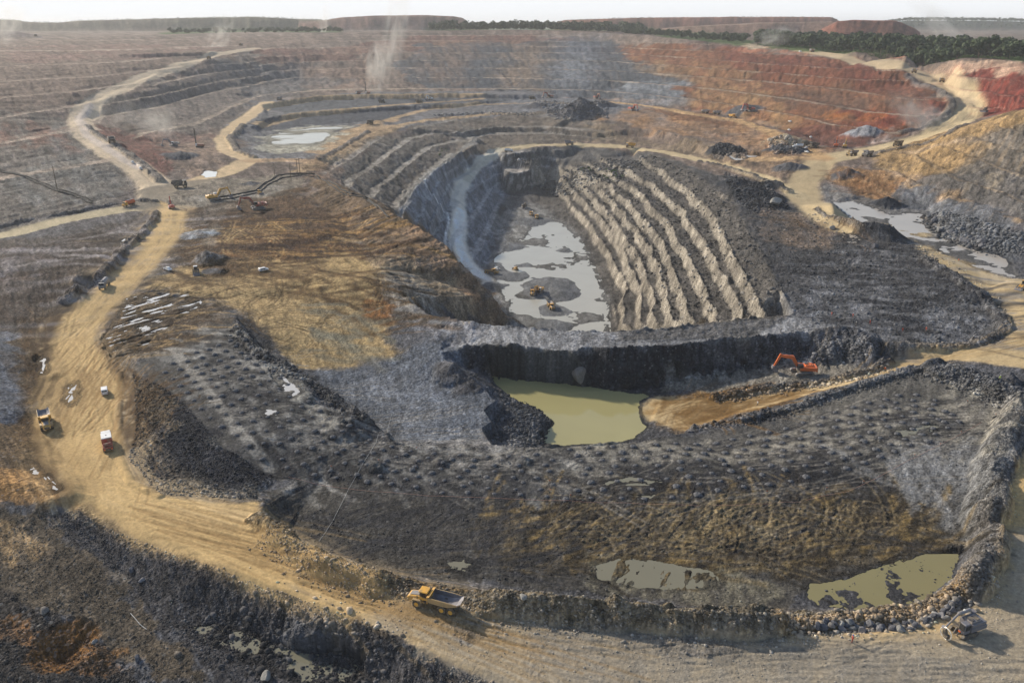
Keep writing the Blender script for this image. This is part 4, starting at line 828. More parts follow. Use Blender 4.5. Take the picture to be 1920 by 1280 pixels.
PEOPLE = [
 (1597, 1204, 0, 'red', 'blue', 'person in red overalls and blue helmet on the gravel road below the berm'),
 (1420, 760, 20, 'white', 'orange', 'person in a white top standing on the sandy ramp'),
 (1659, 696, 60, 'orange', 'white', 'person in orange walking at the edge of the ramp by the dark bank'),
 (1790, 692, 200, 'dark', 'white', 'person in dark clothes at the top of the ramp'),
 (1823, 711, 90, 'dark', 'white', 'person in dark clothes with white helmet on the rock bank'),
 (1874, 713, 90, 'lime', 'white', 'person in a lime vest beside the pale boulders'),
 (1559, 592, 10, 'red', 'dark', 'person in red at the left of the crew on the dark platform'),
 (1599, 595, 50, 'red', 'white', 'person in red with white helmet in the middle of the platform crew'),
 (1631, 608, 120, 'red', 'red', 'person all in bright red on the pale dusty patch'),
 (1605, 611, 170, 'dark', 'white', 'person in dark clothes kneeling low below the red-clad crew'),
 (1692, 622, 80, 'red', 'dark', 'person in dull red at the lip above the cliff'),
 (1736, 621, 220, 'red', 'orange', 'person in orange-red right of the lip above the cliff'),
 (1824, 638, 250, 'dark', 'white', 'person in dark clothes beside the sandy bend'),
 (1797, 491, 30, 'orange', 'dark', 'person in orange on the bank of the pale muddy water'),
 (1464, 624, 140, 'dark', 'dark', 'person in dark clothes alone on the ridge crest'),
 (1533, 596, 300, 'dark', 'white', 'person with white helmet furthest left on the platform'),
]
MACHPOS = [hit(m[1], m[2]) for m in MACH]
for (x, y, z), m in zip(MACHPOS, MACH):
    r = 9 if m[0] != 'pickup' else 5
    sl = window([(x, y)], r*1.5); d = np.hypot(X[sl]-x, Y[sl]-y); k = 1-sstep(r*.6, r*1.4, d); z0 = float(np.mean(zat(np.array([x, x+3, x-3, x]), np.array([y, y, y+3, y-3]))))
    Z[sl] = Z[sl]*(1-k)+z0*k

# ---------------------------------------------------------------- ground mesh
def grid_mesh(name, X, Y, Z, cols, masks):
    nv, nu = Z.shape
    me = bpy.data.meshes.new(name)
    co = np.stack([X, Y, Z], -1).reshape(-1, 3).astype(np.float32)
    idx = np.arange(nv*nu, dtype=np.int32).reshape(nv, nu)
    q = np.stack([idx[:-1, :-1], idx[:-1, 1:], idx[1:, 1:], idx[1:, :-1]], -1).reshape(-1, 4)
    me.vertices.add(len(co)); me.vertices.foreach_set('co', co.ravel())
    me.loops.add(q.size); me.loops.foreach_set('vertex_index', q.ravel())
    me.polygons.add(len(q)); me.polygons.foreach_set('loop_start', np.arange(0, q.size, 4, dtype=np.int32))
    me.polygons.foreach_set('use_smooth', np.ones(len(q), bool))
    me.update()
    a = me.color_attributes.new('soil', 'FLOAT_COLOR', 'POINT')
    c = np.concatenate([cols, masks[..., None]], -1).reshape(-1, 4).astype(np.float32)
    a.data.foreach_set('color', c.ravel())
    o = bpy.data.objects.new(name, me); scene.collection.objects.link(o)
    return o
ground = grid_mesh('ground', X, Y, Z, COL, ROUGHM)
ground['kind'] = 'structure'
ground['label'] = 'bare rock and earth of the open pit mine with its benches and dirt haul roads'
gm = bpy.data.materials.new('mine_ground'); gm.use_nodes = True
N = gm.node_tree.nodes; L = gm.node_tree.links; N.clear()
def nd(t, **k):
    n = N.new(t)
    for a, b in k.items():
        if a in n.inputs: n.inputs[a].default_value = b
        else: setattr(n, a, b)
    return n
out = nd('ShaderNodeOutputMaterial'); bs = nd('ShaderNodeBsdfPrincipled', Roughness=0.95)
bs.inputs['Specular IOR Level'].default_value = 0.15
at = nd('ShaderNodeAttribute', attribute_name='soil'); tc = nd('ShaderNodeNewGeometry')
n1 = nd('ShaderNodeTexNoise', Scale=1.1, Detail=6, Roughness=.7); L.new(tc.outputs['Position'], n1.inputs['Vector'])
n2 = nd('ShaderNodeTexNoise', Scale=0.09, Detail=6, Roughness=.6); L.new(tc.outputs['Position'], n2.inputs['Vector'])
vo = nd('ShaderNodeTexVoronoi', Scale=1.7, Randomness=1); L.new(tc.outputs['Position'], vo.inputs['Vector'])
def mrange(src, a, b, c, d):
    m = nd('ShaderNodeMapRange'); m.inputs[1].default_value = a; m.inputs[2].default_value = b; m.inputs[3].default_value = c; m.inputs[4].default_value = d
    L.new(src, m.inputs[0]); return m.outputs[0]
def mul(a, b, op='MULTIPLY'):
    m = nd('ShaderNodeMath', operation=op)
    for i, v in enumerate((a, b)):
        if hasattr(v, 'node'): L.new(v, m.inputs[i])
        else: m.inputs[i].default_value = v
    return m.outputs[0]
f1 = mrange(n1.outputs['Fac'], .3, .7, .42, 1.7); f2 = mrange(n2.outputs['Fac'], .3, .7, .78, 1.22)
sv = nd('ShaderNodeSeparateColor'); L.new(vo.outputs['Color'], sv.inputs[0])
peb = mrange(sv.outputs[0], 0, 1, .55, 1.55)
pm = nd('ShaderNodeMix'); pm.inputs[2].default_value = 1.0; L.new(at.outputs['Alpha'], pm.inputs[0]); L.new(peb, pm.inputs[3])
glint = mul(mrange(sv.outputs[1], .955, .975, 0, 1), at.outputs['Alpha'])
f0 = mul(mul(f1, f2), pm.outputs[0])
fk = mrange(at.outputs['Alpha'], .05, .4, .35, 1.0)          # graded roads are more even than broken rock
f = mul(mul(mul(f0, -1.0, 'ADD'), fk), 1.0, 'ADD')
vm = nd('ShaderNodeVectorMath', operation='SCALE'); L.new(at.outputs['Color'], vm.inputs[0]); L.new(f, vm.inputs['Scale'])
mx = nd('ShaderNodeMix', data_type='RGBA'); L.new(mul(glint, .3), mx.inputs[0]); L.new(vm.outputs[0], mx.inputs[6]); mx.inputs[7].default_value = (.5, .49, .47, 1)
L.new(mx.outputs[2], bs.inputs['Base Color'])
bn = nd('ShaderNodeTexNoise', Scale=0.8, Detail=8, Roughness=.75); L.new(tc.outputs['Position'], bn.inputs['Vector'])
hgt = mul(mul(bn.outputs['Fac'], mrange(at.outputs['Alpha'], .05, .5, .3, 1.2)), mul(mul(vo.outputs['Distance'], -.7), at.outputs['Alpha']), 'ADD')
bp = nd('ShaderNodeBump', Strength=1.0, Distance=.8); L.new(hgt, bp.inputs['Height']); L.new(bp.outputs[0], bs.inputs['Normal'])
L.new(bs.outputs[0], out.inputs[0])
ground.data.materials.append(gm)

# ---------------------------------------------------------------- materials
def pmat(name, col, rough=.6, metal=0, dirt=.5, dust=(.30, .23, .14), emis=0):
    m = bpy.data.materials.new(name); m.use_nodes = True; t = m.node_tree; b = t.nodes['Principled BSDF']
    b.inputs['Roughness'].default_value = rough; b.inputs['Metallic'].default_value = metal
    g = t.nodes.new('ShaderNodeTexCoord'); n = t.nodes.new('ShaderNodeTexNoise'); n.inputs['Scale'].default_value = 1.3; n.inputs['Detail'].default_value = 5
    r = t.nodes.new('ShaderNodeMapRange'); r.inputs[1].default_value = .4; r.inputs[2].default_value = .7; r.inputs[3].default_value = .1*dirt; r.inputs[4].default_value = dirt*1.6
    x = t.nodes.new('ShaderNodeMix'); x.data_type = 'RGBA'; x.inputs[6].default_value = (*col, 1); x.inputs[7].default_value = (*dust, 1)
    t.links.new(g.outputs['Object'], n.inputs['Vector']); t.links.new(n.outputs['Fac'], r.inputs[0]); t.links.new(r.outputs[0], x.inputs[0]); t.links.new(x.outputs[2], b.inputs['Base Color'])
    return m
M = dict(yellow=pmat('yellow_paint', (.75, .38, .04), .45), orange=pmat('orange_paint', (.68, .13, .02), .45, dirt=.2), red=pmat('red_paint', (.5, .05, .03), .5), dkred=pmat('dark_red_paint', (.26, .035, .025), .55),
    white=pmat('white_paint', (.75, .75, .74), .4, dirt=.2), dark=pmat('dark_steel', (.045, .045, .05), .6), grey=pmat('grey_steel', (.20, .20, .22), .5), lilac=pmat('pale_grey_paint', (.15, .148, .165), .45, dirt=.2),
    tan=pmat('dusty_yellow_paint', (.42, .28, .12), .6), brown=pmat('muddy_brown_paint', (.16, .11, .06), .7), rust=pmat('rusty_red_paint', (.25, .08, .05), .6), tyre=pmat('tyre_rubber', (.025, .025, .025), .85, dirt=.5),
    glass=pmat('window_glass', (.02, .025, .03), .08, dirt=.05), bed=pmat('worn_bed_steel', (.17, .16, .17), .45, .3, dirt=.3, dust=(.3, .29, .3)), bluegrey=pmat('blue_grey_paint', (.12, .15, .18), .5),
    black=pmat('black_hose', (.02, .022, .025), .95, dirt=.1), wood=pmat('pole_wood', (.10, .07, .05), .9), rope=pmat('faded_rope', (.5, .26, .2), .8, dirt=.1), whiterope=pmat('white_line', (.6, .6, .58), .8, dirt=.1),
    skin=pmat('skin', (.12, .065, .04), .6, dirt=0), lime=pmat('lime_vest', (.5, .65, .1), .7, dirt=.1), blue=pmat('blue_plastic', (.05, .15, .5), .5, dirt=.05), lamp=pmat('lamp_lens', (.8, .78, .7), .2, dirt=0))
class MB:
    def __init__(s): s.b = bmesh.new()
    def box(s, c, d, top=(1, 1), rz=0, ry=0, shx=0):
        m = bmesh.ops.create_cube(s.b, size=1)['verts']; R = Matrix.Rotation(rz, 3, 'Z') @ Matrix.Rotation(ry, 3, 'Y')
        for v in m:
            k = v.co.z > 0; v.co = Vector((v.co.x*d[0]*(top[0] if k else 1)+(shx if k else 0), v.co.y*d[1]*(top[1] if k else 1), v.co.z*d[2])); v.co = R @ v.co+Vector(c)
        return s
    def prof(s, pts, y0, y1):
        a = [s.b.verts.new((p[0], y0, p[1])) for p in pts]; b = [s.b.verts.new((p[0], y1, p[1])) for p in pts]; n = len(pts)
        s.b.faces.new(a); s.b.faces.new(b[::-1])
        for i in range(n): s.b.faces.new((a[i], b[i], b[(i+1) % n], a[(i+1) % n])[::-1])
        return s
    def tube(s, p0, p1, r0, r1=None, seg=12):
        p0, p1 = Vector(p0), Vector(p1); d = p1-p0; q = d.to_track_quat('Z', 'Y').to_matrix().to_4x4()
        bmesh.ops.create_cone(s.b, cap_ends=True, segments=seg, radius1=r0, radius2=r0 if r1 is None else r1, depth=d.length, matrix=Matrix.Translation((p0+p1)/2) @ q); return s
    def beam(s, p0, p1, w, h0, h1=None):
        p0, p1 = Vector(p0), Vector(p1); d = (p1-p0).normalized(); up = Vector((-d.z, 0, d.x)) if abs(d.y) < .99 else Vector((0, 0, 1)); sd = d.cross(up).normalized()*w/2; h1 = h0 if h1 is None else h1
        vs = [s.b.verts.new(p+a*sd+b*up*h/2) for p, h in ((p0, h0), (p1, h1)) for a, b in ((-1, -1), (1, -1), (1, 1), (-1, 1))]
        for f in ((0, 1, 2, 3), (7, 6, 5, 4), (0, 4, 5, 1), (1, 5, 6, 2), (2, 6, 7, 3), (3, 7, 4, 0)): s.b.faces.new([vs[i] for i in f])
        return s
    def build(s, name, mat, parent=None, bev=.05, smooth=False):
        bmesh.ops.recalc_face_normals(s.b, faces=s.b.faces)
        if bev: bmesh.ops.bevel(s.b, geom=[e for e in s.b.edges if e.calc_face_angle(0) > .6], offset=bev, segments=1, affect='EDGES', clamp_overlap=True)
        me = bpy.data.meshes.new(name); s.b.to_mesh(me); s.b.free(); me.materials.append(mat)
        if smooth:
            for p in me.polygons: p.use_smooth = True
        o = bpy.data.objects.new(name, me); scene.collection.objects.link(o)
        if parent: o.parent = parent
        return o
    def isles(s):
        left = set(s.b.verts); out_ = []
        while left:
            st = [left.pop()]; grp = set(st)
            while st:
                for e in st.pop().link_edges:
                    for v in e.verts:
                        if v in left: left.discard(v); grp.add(v); st.append(v)
            out_.append(grp)
        return out_
    def build_each(s, name, mat, parent=None, bev=0):      # every separate pane or pipe is a part of its own
        for g in s.isles():
            m = MB(); mp = {v: m.b.verts.new(v.co) for v in g}
            for f in {f for v in g for f in v.link_faces}: m.b.faces.new([mp[v] for v in f.verts])
            m.build(name, mat, parent, bev)
def empty(name): o = bpy.data.objects.new(name, None); scene.collection.objects.link(o); return o
def wheel(x, y, r, w, par, rimc='yellow', name='wheel'):
    o = MB().tube((x, y-w/2, r), (x, y+w/2, r), r, seg=20).build(name, M['tyre'], par, .08)
    sg = 1 if y > 0 else -1
    MB().tube((x, y+sg*(w/2-.05), r), (x, y+sg*(w/2+.04), r), r*.52, seg=14).build('rim', M[rimc], o, 0)
    return o
def make_adt():
    t = empty('articulated_dump_truck')
    h = MB().prof([(2.3, 1.0), (5.3, .95), (5.65, 1.3), (5.6, 1.75), (5.0, 2.15), (3.0, 2.45), (2.3, 2.45)], -.95, .95).build('hood', M['yellow'], t, .1)
    MB().box((4.1, 0, 2.36), (1.9, 1.2, .08), ry=.14).build('hood_panel', M['grey'], h, .02); MB().box((5.62, 0, 1.45), (.1, 1.3, .5)).build('grille', M['dark'], h, .02)
    c = MB().box((2.15, 0, 2.55), (1.7, 1.75, 1.7), (.86, .92)).build('cab', M['dark'], t, .08)
    MB().box((2.15, 0, 3.5), (1.95, 2.0, .22), (.92, .92)).build('cab_roof', M['yellow'], c, .07)
    MB().box((2.3, 0, 2.05), (1.9, 2.1, .5)).build('cab_base', M['yellow'], c, .05)
    MB().box((2.95, 0, 2.85), (.06, 1.5, .8), ry=-.14).build('windscreen', M['glass'], c, 0)
    for s in (-1, 1):
        MB().box((2.15, s*.86, 2.85), (1.1, .05, .8)).build('side_window', M['glass'], c, 0)
        MB().prof([(2.2, 1.35), (2.5, 1.95), (4.1, 1.95), (4.5, 1.35), (4.3, 1.3), (3.95, 1.75), (2.65, 1.75), (2.4, 1.3)], s*.95, s*1.6).build('mudguard', M['tan'], t, .03)
        MB().box((5.45, s*.75, 1.2), (.2, .3, .22)).build('headlight', M['lamp'], t, .03)
        MB().tube((3.0, s*.95, 2.3), (3.1, s*1.45, 2.6), .04).box((3.1, s*1.5, 2.75), (.08, .25, .5)).build('mirror', M['dark'], t, 0)
        wheel(3.35, s*1.25, .9, .68, t); wheel(-1.9, s*1.25, .9, .68, t); wheel(-3.75, s*1.25, .9, .68, t)
    MB().box((.9, 0, 1.35), (1.2, .9, .8)).box((-1.9, 0, 1.25), (5.2, .9, .5)).tube((-1.9, -1.2, .9), (-1.9, 1.2, .9), .22).tube((-3.75, -1.2, .9), (-3.75, 1.2, .9), .22).tube((3.35, -1.2, .9), (3.35, 1.2, .9), .22).box((3.4, 0, 1.0), (3.4, 1.2, .4)).build('chassis', M['dark'], t, .04)
    MB().tube((1.2, 1.0, 2.0), (1.2, 1.0, 3.3), .035, seg=6).tube((3.0, 1.5, 2.0), (3.0, 1.5, 2.6), .03, seg=6).tube((4.4, 1.5, 1.95), (4.4, 1.5, 2.5), .03, seg=6).tube((3.0, 1.5, 2.6), (4.4, 1.5, 2.5), .03, seg=6).build_each('handrail', M['tan'], t, 0)
    for k in range(3): MB().box((2.35, -1.35, .75+k*.4), (.5, .3, .05)).build('step', M['dark'], t, 0)
    MB().tube((1.25, -.75, 2.6), (1.25, -.75, 3.9), .09, seg=8).build('exhaust', M['bed'], t, 0)
    # open dump body: tapering tub with thick rim and a kicked-up tail
    b = bmesh.new(); st = [(.95, 1.75, 3.05), (.7, 1.6, 3.05), (-1.8, 1.45, 3.0), (-3.4, 1.55, 2.95), (-4.6, 1.95, 2.85), (-5.5, 2.5, 2.75)]; rings = []
    for x, zf, zt in st:
        rings.append([b.verts.new(p) for p in ((x, -1.6, zt), (x, -1.55, zf+.35), (x, -.8, zf-.12), (x, .8, zf-.12), (x, 1.55, zf+.35), (x, 1.6, zt), (x, 1.45, zt), (x, 1.38, zf+.5), (x, .72, zf+.06), (x, -.72, zf+.06), (x, -1.38, zf+.5), (x, -1.45, zt))])
    for a, c2 in zip(rings, rings[1:]):
        for i in range(12): b.faces.new((a[i], a[(i+1) % 12], c2[(i+1) % 12], c2[i]))
    for r_ in (rings[0], rings[-1]):
        for i in range(5): b.faces.new((r_[i], r_[i+1], r_[10-i], r_[11-i]))
    bmesh.ops.recalc_face_normals(b, faces=b.faces); me = bpy.data.meshes.new('dump_body'); b.to_mesh(me); b.free(); me.materials.append(M['tan']); me.materials.append(M['bed'])
    for p in me.polygons:
        vi = [v for v in p.vertices]
        if all((v % 12) >= 6 for v in vi): p.material_index = 1
    o = bpy.data.objects.new('dump_body', me); scene.collection.objects.link(o); o.parent = t
    MB().prof([(.95, 1.7), (1.12, 1.7), (1.12, 3.2), (.55, 3.3), (.55, 3.2), (.95, 3.1)], -1.62, 1.62).build('headboard', M['yellow'], o, .03)
    return t
def make_haul(c):
    t = empty('haul_truck'); A = M[c]
    MB().box((0, 0, 1.7), (8.2, 1.4, .8)).box((3.6, 0, 1.6), (1.6, 3.6, 1.1)).build('chassis', M['dark'], t, .05)
    MB().box((3.9, 0, 2.75), (1.9, 5.0, .35)).box((4.5, -.3, 2.1), (.5, 2.6, 1.3)).build('deck', A, t, .06)
    b = MB().box((3.6, 1.5, 3.6), (1.7, 1.6, 1.5), (.9, .92)).build('cab', M['white'] if c in ('yellow', 'tan', 'grey') else A, t, .08)
    MB().box((4.4, 1.5, 3.75), (.08, 1.3, .7)).box((3.6, 2.32, 3.75), (1.1, .06, .7)).build_each('window', M['glass'], b, 0)
    o = MB().prof([(4.6, 5.0), (4.6, 4.75), (2.4, 4.6), (1.9, 2.7), (-3.6, 2.35), (-5.3, 3.3), (-5.3, 3.9), (-3.6, 3.3), (1.2, 3.6), (1.9, 5.0)], -2.35, 2.35).build('dump_body', A, t, .05)
    for s in (-1, 1):
        MB().prof([(2.3, 5.0), (1.9, 2.7), (-3.6, 2.35), (-5.3, 3.3), (-5.2, 4.7), (1.6, 5.0)], s*2.35, s*2.6).build('side_board', A if c != 'tan' else M['bed'], o, .04)
        wheel(3.3, s*2.1, 1.3, .9, t, 'tan'); wheel(-2.2, s*1.95, 1.3, 1.5, t, 'tan'); MB().box((4.8, s*1.6, 1.75), (.15, .4, .3)).build('headlight', M['lamp'], t, .03)
    return t
def make_excavator(c, s=1, tr=0, pose=0):
    t = empty('excavator'); A = M[c]; R = Matrix.Rotation(tr, 4, 'Z')
    for g in (-1, 1):
        o = MB().prof([(-3.4, .55), (-3.0, .05), (3.0, .05), (3.4, .55), (3.3, 1.05), (2.9, 1.35), (-2.9, 1.35), (-3.3, 1.05)], g*1.75, g*2.65).build('track', M['grey'], t, .08)
        MB().box((0, g*2.66, .7), (5.2, .06, .7)).build('track_frame', M['dark'], o, 0)
        o.rotation_euler.z = tr
    MB().box((0, 0, 1.0), (3.2, 3.6, .8)).tube((0, 0, 1.2), (0, 0, 1.85), 1.4, seg=20).build('undercarriage', M['dark'], t, .05).rotation_euler.z = tr
    h = MB().box((-1.4, 0, 2.5), (5.6, 4.4, 1.3)).box((-2.2, -.4, 3.35), (3.0, 3.0, .5), (.9, .9)).build('engine_house', A, t, .12)
    MB().box((-4.5, 0, 2.45), (.9, 4.4, 1.6), (.7, .95)).build('counterweight', A, h, .15)
    MB().box((-1.2, -.6, 3.72), (1.2, 1.2, .25)).tube((-2.8, .6, 3.5), (-2.8, .6, 4.1), .12).build_each('exhaust', M['dark'], h, .03)
    k = MB().box((1.1, 1.45, 3.1), (2.1, 1.5, 2.2), (.88, .92)).build('cab', M['dark'] if c in ('orange', 'red', 'dkred', 'dark') else M['white'], t, .1)
    MB().box((2.14, 1.45, 3.3), (.06, 1.2, 1.2), ry=-.05).box((1.1, 2.2, 3.4), (1.4, .06, .9)).build_each('window', M['glass'], k, 0)
    if pose == 0: K = [(1.6, 0, 2.6), (3.9, 0, 6.1), (8.3, 0, 6.5), (9.9, 0, 2.4)]
    else: K = [(1.6, 0, 2.6), (2.8, 0, 5.6), (4.6, 0, 9.0), (6.2, 0, 5.6)]
    b = MB().beam(K[0], K[1], .85, .9, 1.5).beam((K[1][0]-.25, 0, K[1][2]), K[2], .8, 1.35, .75).build('boom', A, t, .05)
    for g in (-.6, .6): MB().tube((2.4, g, 2.3), (K[1][0]+.4, g, K[1][2]-.7), .17).build('hydraulic_ram', M['lilac'], b, 0)
    a = MB().beam((K[2][0]-.5, 0, K[2][2]+.7), K[3], .6, 1.0, .55).build('stick', A, t, .05)
    MB().tube((K[1][0]+1.0, 0, K[1][2]+.9), (K[2][0]-.4, 0, K[2][2]+.9), .15).build('hydraulic_ram', M['lilac'], b, 0)
    x, z = K[3][0], K[3][2]
    MB().prof([(x+.5, z+.2), (x+.8, z-.8), (x+.3, z-1.7), (x-.8, z-2.1), (x-1.7, z-1.9), (x-1.6, z-1.75), (x-.7, z-1.7), (x+.1, z-1.2), (x+.2, z-.3), (x-.3, z+.2)], -1.1, 1.1).prof([(x+.4, z), (x+.3, z-1.7), (x-.8, z-2.0), (x-1.6, z-1.8), (x-.9, z-.5)], -1.15, -1.03).prof([(x+.4, z), (x+.3, z-1.7), (x-.8, z-2.0), (x-1.6, z-1.8), (x-.9, z-.5)], 1.03, 1.15).build('bucket', M['bed'], t, .03)
    t.scale = (s, s, s); return t
def make_pickup(s=1):
    t = empty('pickup')
    b = MB().prof([(-2.6, .45), (2.5, .45), (2.6, .7), (2.5, 1.05), (1.3, 1.15), (-.6, 1.15), (-.6, .9), (-2.5, .9), (-2.6, 1.12)], -.9, .9).build('body', M['white'], t, .06)
    for g in (-1, 1): MB().box((-1.6, g*.85, 1.0), (2.0, .08, .35)).build('bed_side', M['white'], b, .02)
    c = MB().box((.35, 0, 1.42), (1.9, 1.6, .62), (.7, .88)).build('cab', M['white'], t, .06)
    MB().box((1.12, 0, 1.42), (.05, 1.3, .45), ry=-.42).box((.35, .76, 1.42), (1.3, .04, .36)).box((.35, -.76, 1.42), (1.3, .04, .36)).box((-.42, 0, 1.42), (.05, 1.3, .4), ry=.4).build_each('window', M['glass'], c, 0)
    MB().box((-1.6, 0, .93), (1.9, 1.6, .04)).build('load_bed', M['dark'], b, 0)
    for x in (-1.6, 1.6):
        for g in (-1, 1): wheel(x, g*.8, .38, .28, t, 'grey')
    for g in (-1, 1): MB().box((2.58, g*.65, .8), (.08, .35, .18)).build('headlight', M['lamp'], t, 0)
    t.scale = (s, s, s); return t
def make_van(low=0):
    t = empty('van'); h = 1.95 if not low else 1.65
    b = MB().prof([(-2.2, .4), (2.2, .4), (2.3, .8), (2.15, 1.05), (1.45, 1.15), (.95, h), (-2.0, h), (-2.25, 1.1)], -.88, .88).build('body', M['white'], t, .1)
    MB().box((1.25, 0, (h+1.2)/2), (.06, 1.4, .6), ry=-.55).box((-2.16, 0, h-.42), (.06, 1.35, .45), ry=.2).build_each('window', M['glass'], b, 0)
    for g in (-1, 1):
        MB().box((-.4, g*.885, h-.42), (2.2, .04, .42)).build('side_window', M['glass'], b, 0)
        MB().box((-2.24, g*.72, .95), (.06, .18, .35)).build('tail_light', M['red'], t, 0)
        for x in (-1.35, 1.4): wheel(x, g*.78, .35, .25, t, 'grey')
    return t
def make_lorry():
    t = empty('service_lorry')
    c = MB().box((3.5, 0, 1.9), (1.7, 2.4, 2.0), (.85, .95)).build('cab', M['white'], t, .1)
    MB().box((4.3, 0, 2.25), (.06, 2.0, .8), ry=-.12).box((3.6, 1.2, 2.3), (.9, .05, .6)).box((3.6, -1.2, 2.3), (.9, .05, .6)).build_each('window', M['glass'], c, 0)
    MB().box((0, 0, .95), (8.2, 1.1, .35)).build('chassis', M['dark'], t, .03)
    b = MB().box((.55, 0, 2.1), (3.3, 2.5, 1.9)).build('box_body', M['white'], t, .06); MB().box((-1.12, 0, 2.1), (.1, 2.52, 1.7)).box((.55, 0, 1.3), (3.4, 2.54, .3)).build('red_trim', M['red'], b, 0)
    MB().box((.55, 0, 3.12), (3.25, 2.45, .12)).build('box_roof', M['white'], b, .03); MB().box((.55, 0, 3.22), (.3, .3, .1)).build('hatch', M['dark'], b, 0)
    MB().box((-2.5, 0, 1.4), (2.6, 2.4, .5)).tube((-2.6, -.9, 1.95), (-2.6, .9, 1.95), .5).build('equipment_bed', M['dkred'], t, .05)
    for g in (-1, 1):
        MB().tube((-1.4, g*1.1, 1.6), (-3.6, g*1.1, 2.2), .07).tube((-3.6, g*1.1, 1.4), (-3.6, g*1.1, 2.2), .07).build('rack', M['red'], t, 0)
        MB().box((-4.0, g*.9, 1.15), (.1, .4, .25)).build('tail_light', M['orange'], t, 0)
        for x in (3.2, -1.6, -2.9): wheel(x, g*1.05, .52, .4, t, 'grey')
    return t
def make_tanker(c):
    t = empty('tanker_truck'); A = M[dict(dark='bluegrey', yellow='yellow', white='white')[c]]
    k = MB().box((3.3, 0, 2.0), (1.9, 2.5, 1.9), (.85, .95)).box((4.6, 0, 1.5), (1.3, 2.2, 1.0), (.8, .9)).build('cab', A, t, .1)
    MB().box((4.15, 0, 2.5), (.06, 2.0, .7), ry=-.15).build_each('window', M['glass'], k, 0)
    MB().box((0, 0, 1.1), (8.8, 1.2, .4)).build('chassis', M['dark'], t, .03)
    b = MB().tube((2.1, 0, 2.3), (-3.9, 0, 2.3), 1.25, seg=18).build('tank', M[dict(dark='grey', yellow='orange', white='white')[c]], t, .08)
    MB().box((-.9, 0, 3.6), (5.0, .9, .15)).build('walkway', M['lilac'], b, .02)
    for g in (-1, 1):
        for x in (3.6, -1.6, -3.0): wheel(x, g*1.1, .6, .45, t, 'tan')
    return t
def make_loader(c='yellow', s=1):
    t = empty('wheel_loader'); A = M[c if c != 'dark' else 'brown']
    MB().box((-2.2, 0, 2.0), (3.2, 2.0, 1.4), (.9, .85)).build('engine_house', A, t, .1); k = MB().box((-.2, 0, 2.8), (1.5, 1.7, 1.8), (.9, .9)).build('cab', M['dark'], t, .06)
    MB().box((-.2, 0, 3.8), (1.8, 1.9, .16)).build('cab_roof', M['white'] if c == 'dark' else A, k, .04); MB().box((.58, 0, 2.9), (.05, 1.4, 1.0)).build_each('window', M['glass'], k, 0)
    MB().box((1.2, 0, 1.3), (2.4, 1.2, .9)).build('front_frame', A, t, .05)
    for g in (-1, 1): MB().beam((1.2, g*.7, 2.1), (3.6, g*.7, .7), .25, .4).build('lift_arm', A, t, .02); wheel(1.7, g*1.25, .95, .7, t); wheel(-1.9, g*1.25, .95, .7, t)
    MB().prof([(3.3, 1.4), (3.2, .5), (3.6, .1), (4.9, .08), (4.9, .16), (3.7, .3), (3.45, .7), (3.55, 1.4)], -1.6, 1.6).build('bucket', M['lilac'] if c == 'yellow' else M['bed'], t, .02)
    t.scale = (s, s, s); return t
def make_dozer(c='yellow', s=1):
    t = empty('bulldozer'); A = M[c]
    for g in (-1, 1): MB().prof([(-2.1, .5), (-1.7, .05), (1.7, .05), (2.1, .5), (1.9, 1.0), (-1.5, 1.4), (-2.0, 1.1)], g*.85, g*1.45).build('track', M['dark'], t, .05)
    MB().box((.8, 0, 1.5), (2.2, 1.3, 1.1)).build('hood', A, t, .08); k = MB().box((-.9, 0, 2.1), (1.6, 1.6, 1.8), (.85, .9)).build('cab', A, t, .08); MB().box((-.9, 0, 2.4), (1.45, 1.68, .7)).build_each('window', M['glass'], k, 0)
    MB().prof([(2.5, .1), (2.7, .1), (2.6, .7), (2.8, 1.4), (2.6, 1.4), (2.4, .7)], -1.9, 1.9).build('blade', M['bed'], t, .02)
    for g in (-1, 1): MB().beam((0, g*1.6, .6), (2.5, g*1.6, .5), .2, .3).build('push_arm', A, t, .02)
    t.scale = (s, s, s); return t
def make_blast(c, up):
    t = empty('blast_drill'); A = M[c]
    for g in (-1, 1): MB().prof([(-3, .5), (-2.6, .05), (2.6, .05), (3, .5), (2.6, 1.1), (-2.6, 1.1)], g*1.2, g*2.0).build('track', M['dark'], t, .05)
    MB().box((-1.0, 0, 2.2), (5.6, 3.4, 1.9)).build('engine_house', A, t, .1); MB().box((2.6, 1.0, 2.6), (1.4, 1.6, 2.2)).build('cab', M['white'], t, .08)
    if up: MB().beam((3.2, -.6, .8), (3.2, -.6, 17), .9, 1.0).build('mast', M['dark'], t, .03)
    else: MB().beam((4.2, -.6, 3.4), (-7, -.6, 4.4), .9, 1.0).build('mast', M['dark'], t, .03)
    return t
